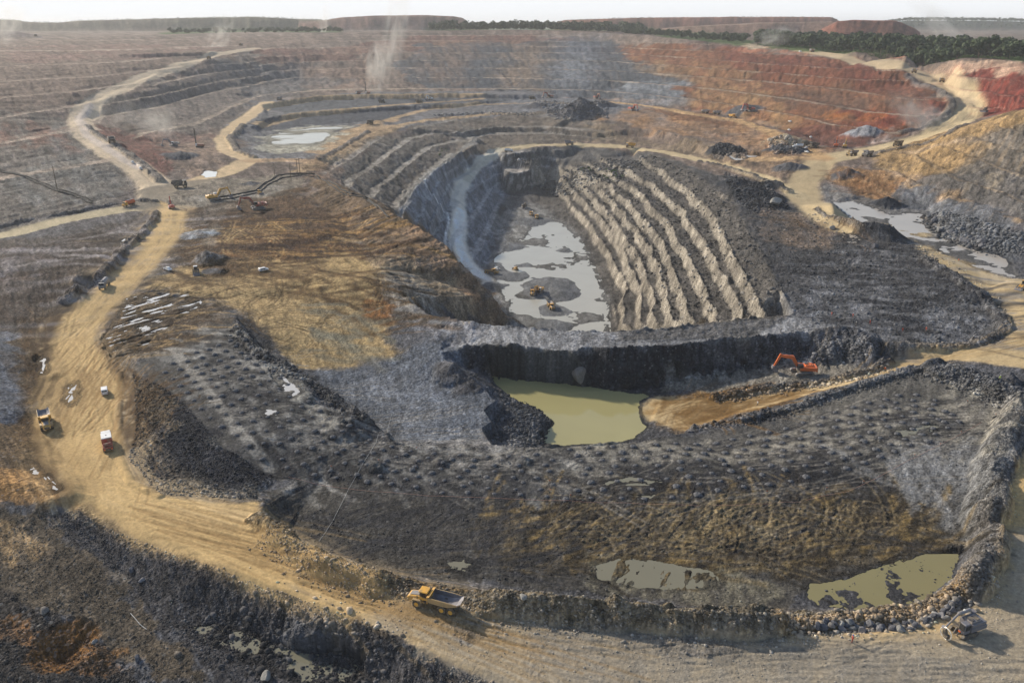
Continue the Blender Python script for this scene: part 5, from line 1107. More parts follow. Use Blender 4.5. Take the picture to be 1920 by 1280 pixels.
def make_drill():
    t = empty('drill_rig')
    for g in (-1, 1): MB().prof([(-2.0, .5), (-1.6, .05), (1.6, .05), (2.0, .5), (1.6, .95), (-1.6, .95)], g*1.15, g*1.65).build('track', M['dark'], t, .05)
    h = MB().box((-1.9, 0, 1.9), (3.6, 2.7, 1.5)).box((-1.9, .9, 1.55), (3.9, 1.3, .9)).build('engine_house', M['lilac'], t, .08)
    MB().box((-1.6, .1, 2.75), (2.5, 1.7, .3)).build('roof_panel', M['grey'], h, .04); MB().box((-2.2, .1, 2.95), (.9, 1.2, .12)).box((-1.0, .1, 2.95), (.9, 1.2, .12)).build('vent', M['dark'], h, 0)
    k = MB().box((.95, .75, 2.15), (1.5, 1.3, 2.1), (.9, .9)).build('cab', M['lilac'], t, .08); MB().box((1.7, .75, 2.4), (.06, 1.05, 1.2), ry=-.06).box((.95, 1.38, 2.4), (1.1, .06, 1.0)).build_each('window', M['glass'], k, 0)
    MB().box((1.72, .4, 1.25), (.1, .5, .25)).build('headlight', M['orange'], t, 0)
    MB().box((.6, -.5, 1.4), (1.8, 1.2, .7)).tube((1.5, -.3, 1.5), (2.6, 0, .6), .18).tube((1.3, .3, 1.2), (2.4, .5, .5), .15).build('front_frame', M['dark'], t, .04)
    b = MB().tube((-2.9, -1.7, 3.1), (.3, -1.5, 3.3), .34, seg=14).build('boom', M['grey'], t, .04)
    MB().tube((.2, -1.5, 3.3), (4.4, -.6, 2.1), .20, .17, seg=12).build('boom_extension', M['grey'], b, .02); MB().tube((-1.2, -1.6, 3.4), (-1.2, -1.6, 3.75), .18).build('lamp', M['lamp'], b, 0)
    MB().box((-3.4, -1.4, 2.8), (.9, 1.0, .2), ry=.3).build('dust_box', M['lilac'], t, .04)
    bm = bmesh.new(); pts_ = [(4.6, math.cos(a)*1.15, 1.35+math.sin(a)*1.15) for a in np.linspace(0, 6.283, 29)[:-1]]; prev = None; first = None
    for i, p in enumerate(pts_):
        a = i/28*6.283; ring = [bm.verts.new((p[0]+math.cos(q)*.09, p[1]+math.sin(q)*.09*math.cos(a), p[2]+math.sin(q)*.09*math.sin(a))) for q in (0, 1.57, 3.14, 4.71)]
        if prev: [bm.faces.new((prev[j], prev[(j+1) % 4], ring[(j+1) % 4], ring[j])) for j in range(4)]
        else: first = ring
        prev = ring
    [bm.faces.new((prev[j], prev[(j+1) % 4], first[(j+1) % 4], first[j])) for j in range(4)]
    me = bpy.data.meshes.new('hose_loop'); bm.to_mesh(me); bm.free(); me.materials.append(M['lamp']); o = bpy.data.objects.new('hose_loop', me); scene.collection.objects.link(o); o.parent = t
    MB().beam((4.3, .1, .4), (4.9, -.2, 2.4), .5, .6).box((4.6, .2, .9), (.8, .9, .7)).tube((4.5, -.5, .4), (4.9, -.5, 2.1), .12).build('drill_feed', M['dark'], t, .03)
    MB().tube((4.2, -.7, 1.9), (4.7, -.7, 2.4), .35).build('rotation_head', M['lilac'], t, .03)
    return t
def copy_tree(o, parent=None):
    c = o.copy(); scene.collection.objects.link(c); c.parent = parent
    for ch in list(o.children): copy_tree(ch, c)
    return c
PROTO = {}
MAKE = dict(articulated_dump_truck=make_adt, haul_truck=lambda c='tan', s=1: make_haul(c), excavator=make_excavator, pickup=make_pickup, van=make_van, service_lorry=make_lorry, tanker_truck=make_tanker, wheel_loader=make_loader, bulldozer=make_dozer, blast_drill=make_blast, drill_rig=make_drill)
GRP = dict(haul_truck='rigid haul trucks across the mine', pickup='white pickups on the mine roads', articulated_dump_truck='articulated dump trucks', excavator='excavators at work in the mine', van='white vans', tanker_truck='tanker trucks', wheel_loader='wheel loaders', bulldozer='bulldozers', blast_drill='tall drills at the foot of the walls')
for m, (x, y, z) in zip(MACH, MACHPOS):
    kind, px, py, ax, ay, lab, cat, g, op = m; key = kind+str(sorted(op.items()))
    if key in PROTO: t = copy_tree(PROTO[key])
    else: t = MAKE[kind](**op); PROTO[key] = t
    hx, hy, hz = at_z(ax, ay, z); ang = math.atan2(hy-y, hx-x)
    t.location = (x, y, float(zat(x, y))); t.rotation_euler = (0, 0, ang)
    t['label'] = lab; t['category'] = cat
    if kind in GRP: t['group'] = GRP[kind]

# ---------------------------------------------------------------- people: one skinned figure, posed standing or mid-stride
def person_mesh(stride):
    V = [(0, 0, .95), (0, 0, 1.2), (0, 0, 1.42), (0, 0, 1.52), (.01, 0, 1.62), (.01, 0, 1.72), (0, .1, .92), (stride*.22, .11, .5), (stride*.18, .11, .08), (stride*.18+.16, .12, .04), (0, -.1, .92), (-stride*.1, -.11, .5), (-stride*.4, -.11, .1), (-stride*.4+.15, -.12, .04),
         (0, .19, 1.42), (-.04, .26, 1.15), (.1, .27, .93), (.14, .27, .85), (0, -.19, 1.42), (.04, -.26, 1.15), (.16, -.25, .95), (.2, -.25, .87)]
    E = [(0, 1), (1, 2), (2, 3), (3, 4), (4, 5), (0, 6), (6, 7), (7, 8), (8, 9), (0, 10), (10, 11), (11, 12), (12, 13), (2, 14), (14, 15), (15, 16), (16, 17), (2, 18), (18, 19), (19, 20), (20, 21)]
    Rr = [.15, .14, .16, .06, .1, .085, .1, .075, .055, .045, .1, .075, .055, .045, .07, .05, .04, .04, .07, .05, .04, .04]
    me = bpy.data.meshes.new('person_body'); me.from_pydata([Vector(v) for v in V], E, []); o = bpy.data.objects.new('tmp', me); scene.collection.objects.link(o)
    md = o.modifiers.new('s', 'SKIN'); o.modifiers.new('u', 'SUBSURF').levels = 1
    for i, r in enumerate(Rr): me.skin_vertices[0].data[i].radius = (r, r)
    me.skin_vertices[0].data[0].use_root = True
    dg = bpy.context.evaluated_depsgraph_get(); out_ = bpy.data.meshes.new_from_object(o.evaluated_get(dg)); bpy.data.objects.remove(o)
    for p in out_.polygons: p.use_smooth = True
    return out_
PM = [person_mesh(.2), person_mesh(1.0)]
HEL = MB().tube((.01, 0, 1.70), (.01, 0, 1.79), .125, .07, seg=14).tube((.05, 0, 1.68), (.05, 0, 1.70), .15, .15, seg=14)
hel0 = HEL.build('helmet', M['white'], None, .01); hel_me = hel0.data; bpy.data.objects.remove(hel0)
for i, (px, py, ang, top, hat, lab) in enumerate(PEOPLE):
    x, y, z = hit(px, py); me = PM[i % 2].copy(); me.materials.clear(); me.materials.append(M[top]); me.materials.append(M['skin']); me.materials.append(M['dark'] if top != 'red' else M['dkred'])
    for p in me.polygons:
        c = p.center
        p.material_index = 1 if c.z > 1.53 or (abs(c.y) > .22 and c.z < .93) else (2 if c.z < .88 else 0)
    o = bpy.data.objects.new('person', me); scene.collection.objects.link(o); o.location = (x, y, float(zat(x, y))); o.rotation_euler.z = math.radians(ang); o.scale = (1.05, 1.05, 1.03)
    o['label'] = lab; o['category'] = 'person'; o['group'] = 'people on foot in the mine'
    hm = hel_me.copy(); hm.materials.clear(); hm.materials.append(M[hat]); h = bpy.data.objects.new('helmet', hm); scene.collection.objects.link(h); h.parent = o

# ---------------------------------------------------------------- water
def water_mat(name, col, rough=.06, bump=.0):
    m = bpy.data.materials.new(name); m.use_nodes = True; t = m.node_tree; b = t.nodes['Principled BSDF']; b.inputs['Roughness'].default_value = rough; b.inputs['IOR'].default_value = 1.33
    g = t.nodes.new('ShaderNodeNewGeometry'); n = t.nodes.new('ShaderNodeTexNoise'); n.inputs['Scale'].default_value = .05; n.inputs['Detail'].default_value = 4; n.inputs['Distortion'].default_value = .8
    x = t.nodes.new('ShaderNodeMix'); x.data_type = 'RGBA'; x.inputs[6].default_value = (*[c*.88 for c in col], 1); x.inputs[7].default_value = (*[c*1.1 for c in col], 1)
    w = t.nodes.new('ShaderNodeTexNoise'); w.inputs['Scale'].default_value = 1.5; bp_ = t.nodes.new('ShaderNodeBump'); bp_.inputs['Strength'].default_value = .06; bp_.inputs['Distance'].default_value = .1
    for a in (n, w): t.links.new(g.outputs['Position'], a.inputs['Vector'])
    t.links.new(w.outputs['Fac'], bp_.inputs['Height']); t.links.new(bp_.outputs[0], b.inputs['Normal']); t.links.new(n.outputs['Fac'], x.inputs[0]); t.links.new(x.outputs[2], b.inputs['Base Color']); return m
WM = dict(olive=water_mat('olive_water', (.36, .32, .15)), milk=water_mat('milky_water', (.42, .395, .33), .22), pale=water_mat('pale_muddy_water', (.42, .37, .31), .2), mud=water_mat('olive_mud_water', (.24, .21, .10)), green=water_mat('grey_green_water', (.20, .185, .13)), shine=water_mat('puddle_water', (.50, .48, .45), .05))
WSEL = dict(olive_pond='olive', pit_pond='milk', east_pond='pale', small_pond='pale', berm_pond='mud', rut_pond='green', lower_pond='green', mid_pond='milk', bench_puddle='green', white_pond='shine', bench_mud_water='green', east_bench_water='green')
for name, big, lvl in PONDS:
    vo_, _, fo_, _, _, _ = delaunay_2d_cdt([Vector(p) for p in big], [(i, (i+1) % len(big)) for i in range(len(big))], [], 1, 1e-4)
    me = bpy.data.meshes.new(name); me.from_pydata([(v[0], v[1], lvl) for v in vo_], [], [list(f) for f in fo_]); me.update()
    for p in me.polygons:
        if p.normal.z < 0: p.flip()
    me.materials.append(WM[WSEL.get(name, 'shine')]); o = bpy.data.objects.new(name, me); scene.collection.objects.link(o); o['kind'] = 'structure'
    o['label'] = name.replace('_', ' ')+' of still muddy water'

# ---------------------------------------------------------------- loose rock
def ico():
    b = bmesh.new(); bmesh.ops.create_icosphere(b, subdivisions=1, radius=1); v = np.array([x.co[:] for x in b.verts], np.float32); f = np.array([[q.index for q in x.verts] for x in b.faces], np.int32); b.free(); return v, f
IV, IF = ico()
def rocks_mesh(name, P, Rr, colr):
    n = len(P); r = np.random.default_rng(len(P)+3); nv = len(IV)
    v = IV[None]*r.uniform(.62, 1.25, (n, nv, 1)); v = v*r.uniform(.6, 1.25, (n, 1, 3))*np.array([1, 1, .75]); a = r.uniform(0, 6.28, n); c, s = np.cos(a)[:, None], np.sin(a)[:, None]
    x = v[..., 0]*c-v[..., 1]*s; y = v[..., 0]*s+v[..., 1]*c; v = np.stack([x, y, v[..., 2]], -1)*Rr[:, None, None]+P[:, None, :]
    f = (IF[None]+(np.arange(n)*nv)[:, None, None]).reshape(-1, 3).astype(np.int32); me = bpy.data.meshes.new(name)
    me.vertices.add(n*nv); me.vertices.foreach_set('co', v.astype(np.float32).ravel()); me.loops.add(f.size); me.loops.foreach_set('vertex_index', f.ravel()); me.polygons.add(len(f)); me.polygons.foreach_set('loop_start', np.arange(0, f.size, 3, dtype=np.int32)); me.update()
    at_ = me.color_attributes.new('soil', 'FLOAT_COLOR', 'POINT'); cc = np.concatenate([np.repeat(colr, nv, 0), np.full((n*nv, 1), .15)], 1).astype(np.float32); at_.data.foreach_set('color', cc.ravel()); me.materials.append(gm)
    return me
def sample_poly(s, n, r):
    w = ground_pts(s); xs = np.array([p[0] for p in w]); ys = np.array([p[1] for p in w]); out_ = np.zeros((0, 2))
    while len(out_) < n:
        q = np.stack([r.uniform(xs.min(), xs.max(), n*2), r.uniform(ys.min(), ys.max(), n*2)], -1); c = np.zeros(len(q), bool)
        for k in range(len(w)):
            (ax, ay), (bx_, by) = w[k], w[(k+1) % len(w)]
            if ay != by: c ^= ((ay > q[:, 1]) != (by > q[:, 1])) & (q[:, 0] < (bx_-ax)*(q[:, 1]-ay)/(by-ay)+ax)
        out_ = np.concatenate([out_, q[c]])
    return out_[:n]
def sample_line(s, n, wid, r):
    w = np.array(ground_pts(s)); L = np.hypot(*np.diff(w, axis=0).T); c = np.concatenate([[0], np.cumsum(L)]); t = r.uniform(0, c[-1], n); k = np.clip(np.searchsorted(c, t)-1, 0, len(L)-1); f = (t-c[k])/L[k]
    p = w[k]+(w[k+1]-w[k])*f[:, None]; d = (w[k+1]-w[k])/L[k][:, None]; o = r.normal(0, wid, n)[:, None]; return p+np.stack([-d[:, 1], d[:, 0]], -1)*o
RUB = np.random.default_rng(5)
def rubble(name, label, items, bright=1.25):
    P = []; S = []
    for kind, s, n, a, b_, *w in items:
        q = sample_poly(s, n, RUB) if kind == 'p' else sample_line(s, n, w[0], RUB); P.append(q); S.append(np.clip(a*RUB.uniform(.02, 1, n)**(-1/2.2), a, b_))
    P = np.concatenate(P); S = np.concatenate(S); z = zat(P[:, 0], P[:, 1]); c = np.stack([zat(P[:, 0], P[:, 1], COL[..., k]) for k in range(3)], -1); g = c.mean(1, keepdims=True)
    c = (c*.6+g*.4)*RUB.uniform(.6, 1.7, (len(P), 1))*bright*.85+RUB.uniform(0, .05, (len(P), 1))**1.5
    o = bpy.data.objects.new(name, rocks_mesh(name, np.concatenate([P, (z+S*.12)[:, None]], 1), S, np.clip(c, .02, .6))); scene.collection.objects.link(o); o['kind'] = 'stuff'; o['label'] = label; o['category'] = 'rubble'
rubble('rubble', 'loose broken rock lying along the berm of the foreground road', [
 ('l', "500,985 560,1035 640,1072 720,1095 800,1112 900,1128 1000,1138 1100,1150 1200,1157 1300,1166 1400,1172 1500,1170", 6500, .09, .5, 2.2),
 ('l', "1480,1168 1560,1164 1660,1156 1740,1144 1790,1112 1820,1070 1840,1040", 2600, .16, .8, 1.8),
 ('l', "1815,1085 1830,1040 1838,980 1848,920 1868,860 1895,800 1920,760", 9000, .06, .3, 3.0)])
rubble('rubble', 'dark rubble slope below the lower edge of the sandy road', [
 ('p', "60,960 140,955 330,1040 560,1120 740,1200 950,1290 600,1300 420,1270 330,1200 240,1090 130,1010", 15000, .07, .42), ('p', "-60,1000 60,965 240,1100 400,1280 160,1280 0,1110", 6000, .06, .45),
 ('l', "370,1170 470,1190 560,1215 640,1230 720,1270", 900, .2, 1.0, 3.5), ('p', "-60,1150 160,1200 300,1280 0,1300", 3500, .08, .55)])
rubble('rubble', 'dark blue-grey rubble on the slope left of the blast bench', [('p', "250,700 330,740 420,840 520,900 480,935 300,925 240,860 255,800", 9000, .1, .5), ('l', "445,605 455,630 485,660 560,703 620,742 690,792", 1500, .2, .9, 2.5)])
rubble('rubble', 'broken rock banks round the olive pond and the ramp', [
 ('l', "1340,746 1420,731 1500,721 1580,709 1640,694 1665,680", 1100, .25, .9, 1.6), ('l', "1300,805 1400,788 1500,762 1620,722 1700,698 1760,692", 1500, .2, .8, 1.8), ('l', "1760,695 1820,710 1870,735 1900,745", 1300, .25, .9, 3),
 ('p', "880,700 960,745 1030,770 1035,795 1015,832 920,830 935,750", 2200, .22, .8), ('p', "860,680 1000,712 1150,728 1300,712 1400,690 1560,672 1640,650 1560,640 1300,690 1140,715 1000,700", 3000, .25, 1.1), ('p', "1530,640 1640,640 1640,670 1560,678", 900, .25, .9)])
rubble('rubble', 'blocks littering the benches of the deep pit wall', [('p', "1480,592 1440,490 1375,385 1310,330 1225,292 1100,300 1060,330 1160,420 1230,560 1250,600", 5200, .35, 1.5)], 1.0)
rubble('rubble', 'scattered stones on the dark platform right of the pit', [('p', "1488,592 1440,490 1380,340 1480,390 1760,470 1890,570 1860,645 1650,655", 5200, .22, .9), ('l', "1740,405 1760,430 1800,455 1880,480", 500, .6, 1.8, 3), ('p', "1355,320 1450,355 1480,390 1420,400 1370,370", 1400, .5, 1.8), ('p', "1740,400 1920,440 1920,480 1790,455", 1300, .5, 1.6)])
rubble('rubble', 'broken rock of the distant heaps and middle benches', [('p', "1330,275 1400,280 1400,300 1340,298", 500, .8, 2.6), ('p', "1440,262 1490,262 1500,290 1450,290", 350, .8, 2.4), ('p', "1000,190 1140,192 1140,222 1040,225", 900, 1, 3.2), ('p', "960,290 1220,290 1160,340 1000,330", 1500, .7, 2.6), ('l', "820,218 900,212 1000,214", 350, .8, 2.2, 6)])
rubble('rubble', 'small stones strewn over the blast bench', [('p', "330,660 480,700 720,850 1000,850 1440,820 1800,780 1850,900 1640,900 1000,950 600,905", 2500, .09, .35), ('p', "490,930 1500,950 1840,900 1800,1035 1440,1150 1000,1100 600,1030", 3500, .08, .35), ('p', "560,1060 1000,1150 1700,1190 1880,1060 1900,1280 1000,1280 700,1180", 1800, .06, .2)])
# boulders that can be told from the rubble
BLD = [rocks_mesh('boulder', np.zeros((1, 3)), np.ones(1), np.array([[.24, .235, .235]])) for _ in range(1)]
def boulder_mesh(seed, col):
    b = bmesh.new(); bmesh.ops.create_icosphere(b, subdivisions=3, radius=1); r = random.Random(seed); pl = [(Vector((r.gauss(0, 1), r.gauss(0, 1), r.gauss(0, 1))).normalized(), r.uniform(.55, .85)) for _ in range(11)]
    for v in b.verts:
        for n_, d_ in pl:
            k = v.co.dot(n_)
            if k > d_: v.co -= n_*(k-d_)
        v.co += Vector((r.uniform(-.02, .02),)*3)
    me = bpy.data.meshes.new('boulder'); b.to_mesh(me); b.free(); at_ = me.color_attributes.new('soil', 'FLOAT_COLOR', 'POINT'); at_.data.foreach_set('color', np.tile(np.array([*col, .1], np.float32), len(me.vertices))); me.materials.append(gm); return me
BM = [boulder_mesh(i, c) for i, c in enumerate([(.17, .165, .17), (.12, .12, .13), (.2, .18, .16), (.10, .10, .11), (.26, .25, .23)])]
RBo = random.Random(21)
def boulder(px, py, r, lab, grp=None, m=None, sc=None):
    x, y, z = hit(px, py); o = bpy.data.objects.new('boulder', BM[RBo.randrange(5) if m is None else m]); scene.collection.objects.link(o); s = sc or (RBo.uniform(.8, 1.3), RBo.uniform(.8, 1.2), RBo.uniform(.65, 1))
    o.scale = (r*s[0], r*s[1], r*s[2]); o.location = (x, y, float(zat(x, y))+r*s[2]*.35); o.rotation_euler = (RBo.uniform(-.2, .2), RBo.uniform(-.2, .2), RBo.uniform(0, 6.28)); o['label'] = lab; o['category'] = 'boulder'
    if grp: o['group'] = grp
boulder(1086, 710, 3.1, 'big pale rounded boulder at the cliff foot by the olive pond', m=2, sc=(1.1, .9, 1.15))
boulder(1091, 806, .7, 'small dark rock poking out of the olive pond', m=3); boulder(247, 1070, .9, 'large dark boulder left of its smaller neighbour on the rubble slope', m=1); boulder(267, 1088, .75, 'flat pale-topped boulder low on the dark rubble slope', m=0, sc=(1.2, .9, .6))
boulder(83, 1148, .9, 'flat brown boulder near the left edge of the picture', m=2); boulder(258, 1236, .8, 'rounded grey boulder on the brown lower slope', m=1); boulder(178, 1204, .6, 'pale boulder beside the brown hollow', m=4); boulder(500, 1272, 1.3, 'pale flat boulder at the bottom beside the green pool', m=4)
boulder(981, 1120, .7, 'white pointed boulder at the foot of the berm', m=4); boulder(1560, 430, 2.0, 'pale boulder on the brown ground by the small pond', m=4); boulder(1455, 382, 4.0, 'huge pale block right of the pit rim', m=4); boulder(1640, 465, 2.4, 'dark boulder heap top beside the pale pond', m=3)
for i in range(64):
    t_ = i/63; px = np.interp(t_, [0, .55, .8, 1], [1530, 1690, 1770, 1800]); py = np.interp(t_, [0, .3, .6, .8, 1], [1171, 1177, 1172, 1155, 1125])
    boulder(px+RBo.uniform(-5, 5), py+RBo.uniform(-9, 8), RBo.uniform(.45, .95), 'grey boulder in the row along the foot of the rusty berm', 'boulders along the foot of the berm by the olive pool')
for i in range(22):
    t_ = i/21; boulder(np.interp(t_, [0, .4, 1], [1742, 1765, 1840])+RBo.uniform(-7, 7), np.interp(t_, [0, .4, 1], [408, 434, 460])+RBo.uniform(-7, 6), RBo.uniform(1.2, 2.4), 'pale boulder in the pile at the right bank of the muddy pond', 'boulders on the bank of the muddy pond')

# ---------------------------------------------------------------- cones of drill cuttings
bmh = bmesh.new(); ringz = [(1.0, -.1), (.75, .22), (.42, .46), (.22, .42), (.0, .3)]; rr = random.Random(2); rs = []
for r_, z_ in ringz[:-1]: rs.append([bmh.verts.new((math.cos(a/12*6.283)*r_*rr.uniform(.85, 1.15), math.sin(a/12*6.283)*r_*rr.uniform(.85, 1.15), z_+rr.uniform(-.04, .04))) for a in range(12)])
top_ = bmh.verts.new((0, 0, .3))
for a, b_ in zip(rs, rs[1:]):
    for i in range(12): bmh.faces.new((a[i], a[(i+1) % 12], b_[(i+1) % 12], b_[i]))
for i in range(12): bmh.faces.new((rs[-1][i], rs[-1][(i+1) % 12], top_))
mound_me = bpy.data.meshes.new('drill_cuttings'); bmh.to_mesh(mound_me); bmh.free(); mound_me.materials.append(pmat('drill_cuttings', (.095, .095, .10), .95, dirt=.15, dust=(.2, .2, .2)))
HV = sorted(HOLES, key=lambda h: h[1]); print('holes', len(HV))
keepn = HV[:296]
for hx, hy in keepn:
    o = bpy.data.objects.new('drill_cuttings', mound_me); scene.collection.objects.link(o); s = rr.uniform(.65, 1.1)*(1 if hx > 15 else .85); o.location = (hx, hy, float(zat(hx, hy))-.05); o.scale = (s*1.05, s, s*.9); o.rotation_euler.z = rr.uniform(0, 6)
    o['label'] = 'small dark cone of drill cuttings in the rows on the blast bench'; o['category'] = 'spoil cone'; o['group'] = 'cones of drill cuttings on the blast bench'
if len(HV) > 296:
    rest = HV[296:]; b = bmesh.new()
    for hx, hy in rest: b.from_mesh(mound_me); b.verts.ensure_lookup_table(); [setattr(v, 'co', v.co+Vector((hx, hy, float(zat(hx, hy))-.05))) for v in b.verts[-len(mound_me.vertices):]]
    me = bpy.data.meshes.new('drill_cuttings_field'); b.to_mesh(me); b.free(); me.materials.append(mound_me.materials[0]); o = bpy.data.objects.new('drill_cuttings_field', me); scene.collection.objects.link(o); o['kind'] = 'stuff'; o['label'] = 'further rows of dark drill cuttings on the far part of the bench'; o['category'] = 'spoil cones'

# ---------------------------------------------------------------- pipes, ropes, poles
def along(name, s, r, mat, lab, cat, lift=.0, grp=None, dup=None):
    w = []
    for px, py in P2(s):
        x, y, z = hit(px, py); w.append((x, y))
    q = []
    for (ax, ay), (bx_, by) in zip(w, w[1:]):
        n = max(2, int(math.hypot(bx_-ax, by-ay)/4))
        for i in range(n): q.append((ax+(bx_-ax)*i/n, ay+(by-ay)*i/n))
    q.append(w[-1]); b = bmesh.new(); prev = None
    for i, (x, y) in enumerate(q):
        a = q[max(0, i-1)]; c = q[min(len(q)-1, i+1)]; d = Vector((c[0]-a[0], c[1]-a[1], 0)).normalized(); sd = Vector((-d.y, d.x, 0)); z = float(zat(x, y))+lift+r*.8
        ring = [b.verts.new(Vector((x, y, z))+sd*math.cos(k*1.047)*r+Vector((0, 0, math.sin(k*1.047)*r))) for k in range(6)]
        if prev: [b.faces.new((prev[k], prev[(k+1) % 6], ring[(k+1) % 6], ring[k])) for k in range(6)]
        prev = ring
    bmesh.ops.recalc_face_normals(b, faces=b.faces); me = bpy.data.meshes.new(name); b.to_mesh(me); b.free(); me.materials.append(mat); o = bpy.data.objects.new(name, me); scene.collection.objects.link(o); o['label'] = lab; o['category'] = cat
    if grp: o['group'] = grp
along('pipeline', "-60,305 0,322 50,335 90,352 110,360 140,368 172,382", .6, M['black'], 'thick black pipeline running down the terraces at the left edge', 'pipeline')
along('pipeline', "-60,300 0,318 50,331 92,347 112,356 142,364 174,378", .4, M['black'], 'thinner black pipe alongside the pipeline at the left edge', 'pipeline')
along('pipeline', "400,372 440,366 480,358 505,340 520,330 560,326 590,328 625,345 660,364 690,372 712,390 728,408", .5, M['black'], 'black pipe from the platform along the top of the pit spur', 'pipeline')
along('pipeline', "404,377 446,370 486,361 512,342 528,334 560,330 590,333 622,350 655,368 688,376 708,392", .4, M['black'], 'second black pipe beside the one on the pit spur', 'pipeline')
along('rope', "540,895 600,910 700,922 800,930 960,936 1100,942 1240,946 1380,948 1500,942 1590,922 1620,908 1720,856 1800,815 1840,792", .03, M['rope'], 'faded orange rope marking the edge of the blast bench', 'rope', .15)
along('hose', "735,775 705,830 680,870 655,915 625,975 598,1015", .028, M['whiterope'], 'thin white line trailing across the foreground bench', 'hose', .1)
along('hose', "245,1150 262,1170 275,1180", .05, M['whiterope'], 'short white pipe on the lower brown slope', 'hose', .1)
along('hose', "1420,650 1500,640 1640,640 1800,640", .0001+.05, M['black'], 'thin dark cable crossing the ridge towards the ramp', 'hose', .1)
def pole(px, py, h, lab):
    x, y, z = hit(px, py); t = empty('power_pole'); t.location = (x, y, z); MB().tube((0, 0, -.5), (0, 0, h), .28, .2, seg=8).build('post', M['wood'], t, 0); MB().box((0, 0, h-.8), (3.2, .22, .22)).build('crossarm', M['wood'], t, 0); t['label'] = lab; t['category'] = 'power pole'; t['group'] = 'power poles'
pole(516, 334, 11, 'leftmost power pole at the bend of the black pipes'); pole(546, 340, 13, 'power pole nearest the camera on the pale platform'); pole(558, 328, 12, 'left one of the close pair of power poles at the spur'); pole(563, 329, 13, 'right one of the close pair of power poles at the spur'); pole(108, 358, 16, 'lone tall pole beside the black pipeline at the left')
FLG = [(1436, 925), (1548, 918), (1617, 906), (1713, 856), (1761, 835), (1800, 813), (1865, 780), (1812, 755), (620, 878), (709, 866), (780, 843), (1029, 905), (1030, 922), (1068, 932)]
for i, (px, py) in enumerate(FLG):
    x, y, z = hit(px, py); t = empty('marker_flag'); t.location = (x, y, z); MB().tube((0, 0, 0), (0, 0, .9), .03, seg=6).build('stake', M['whiterope'], t, 0); MB().prof([(0, .9), (.45, .78), (0, .55)], -.02, .02).build('pennant', M['orange'], t, 0); t['label'] = 'small orange marker flag on a stake along the edge of the blast bench'; t['category'] = 'marker flag'; t['group'] = 'orange marker flags on the blast bench'

# ---------------------------------------------------------------- trees
def leafmat(name, c1, c2):
    m = bpy.data.materials.new(name); m.use_nodes = True; t = m.node_tree; b = t.nodes['Principled BSDF']; b.inputs['Roughness'].default_value = .7; b.inputs['Specular IOR Level'].default_value = .2
    g = t.nodes.new('ShaderNodeNewGeometry'); n = t.nodes.new('ShaderNodeTexNoise'); n.inputs['Scale'].default_value = .12; n.inputs['Detail'].default_value = 4; x = t.nodes.new('ShaderNodeMix'); x.data_type = 'RGBA'; x.inputs[6].default_value = (*c1, 1); x.inputs[7].default_value = (*c2, 1)
    r = t.nodes.new('ShaderNodeMapRange'); r.inputs[1].default_value = .35; r.inputs[2].default_value = .65
    t.links.new(g.outputs['Position'], n.inputs['Vector']); t.links.new(n.outputs['Fac'], r.inputs[0]); t.links.new(r.outputs[0], x.inputs[0]); t.links.new(x.outputs[2], b.inputs['Base Color']); return m
LEAF = leafmat('dark_foliage', (.025, .042, .016), (.06, .085, .03)); SCRUB = leafmat('scrub_foliage', (.05, .09, .02), (.10, .15, .045))
def crown_arrays(seed, h, rad, n=420, flat=.8, base=.3):
    r = np.random.default_rng(seed); k = 9; cen = np.stack([r.normal(0, rad*.42, k), r.normal(0, rad*.42, k), r.uniform(h*(base+.18), h*.88, k)], -1); cr = r.uniform(rad*.32, rad*.62, k)
    i = r.integers(0, k, n); d = r.normal(0, 1, (n, 3)); d /= np.linalg.norm(d, axis=1)[:, None]; p = cen[i]+d*cr[i][:, None]*r.uniform(.75, 1.08, (n, 1))*np.array([1, 1, flat])
    a = r.normal(0, 1, (n, 3)); a = a-d*(a*d).sum(1)[:, None]*.7; a /= np.linalg.norm(a, axis=1)[:, None]; b = np.cross(d, a); s = r.uniform(.5, 1.25, (n, 1))*rad*.17
    v = np.stack([p-a*s-b*s*.6, p+a*s-b*s*.7, p+a*s*.8+b*s, p-a*s*.7+b*s*.8], 1); return v.reshape(-1, 3)
def quads(name, v, mat):
    n = len(v)//4; me = bpy.data.meshes.new(name); me.vertices.add(len(v)); me.vertices.foreach_set('co', v.astype(np.float32).ravel()); me.loops.add(n*4); me.loops.foreach_set('vertex_index', np.arange(n*4, dtype=np.int32)); me.polygons.add(n); me.polygons.foreach_set('loop_start', np.arange(0, n*4, 4, dtype=np.int32)); me.update(); me.materials.append(mat); return me
CRA = [crown_arrays(s, h, r_) for s, h, r_ in ((1, 17, 7.5), (2, 20, 9), (3, 14, 6.5), (4, 22, 8), (5, 15, 8.5))]
CRM = [quads('crown', v, LEAF) for v in CRA]
trunk_b = MB().tube((0, 0, -1), (0, 0, 8), .5, .3, seg=7).tube((0, 0, 6), (2.5, .5, 11), .25, .12, seg=5).tube((0, 0, 6), (-2, -1, 11), .25, .12, seg=5); tr0 = trunk_b.build('trunk', M['wood'], None, 0); TRM = tr0.data; bpy.data.objects.remove(tr0)
fr = [(p[0], p[1]) for p in CL[0]]
RT = random.Random(9); front = [at_y(*q) for q in ((1420, 86, 1500), (1500, 92, 1400), (1600, 98, 1270), (1700, 104, 1150), (1800, 110, 1060), (1920, 116, 975), (2150, 128, 850))]
tp = []
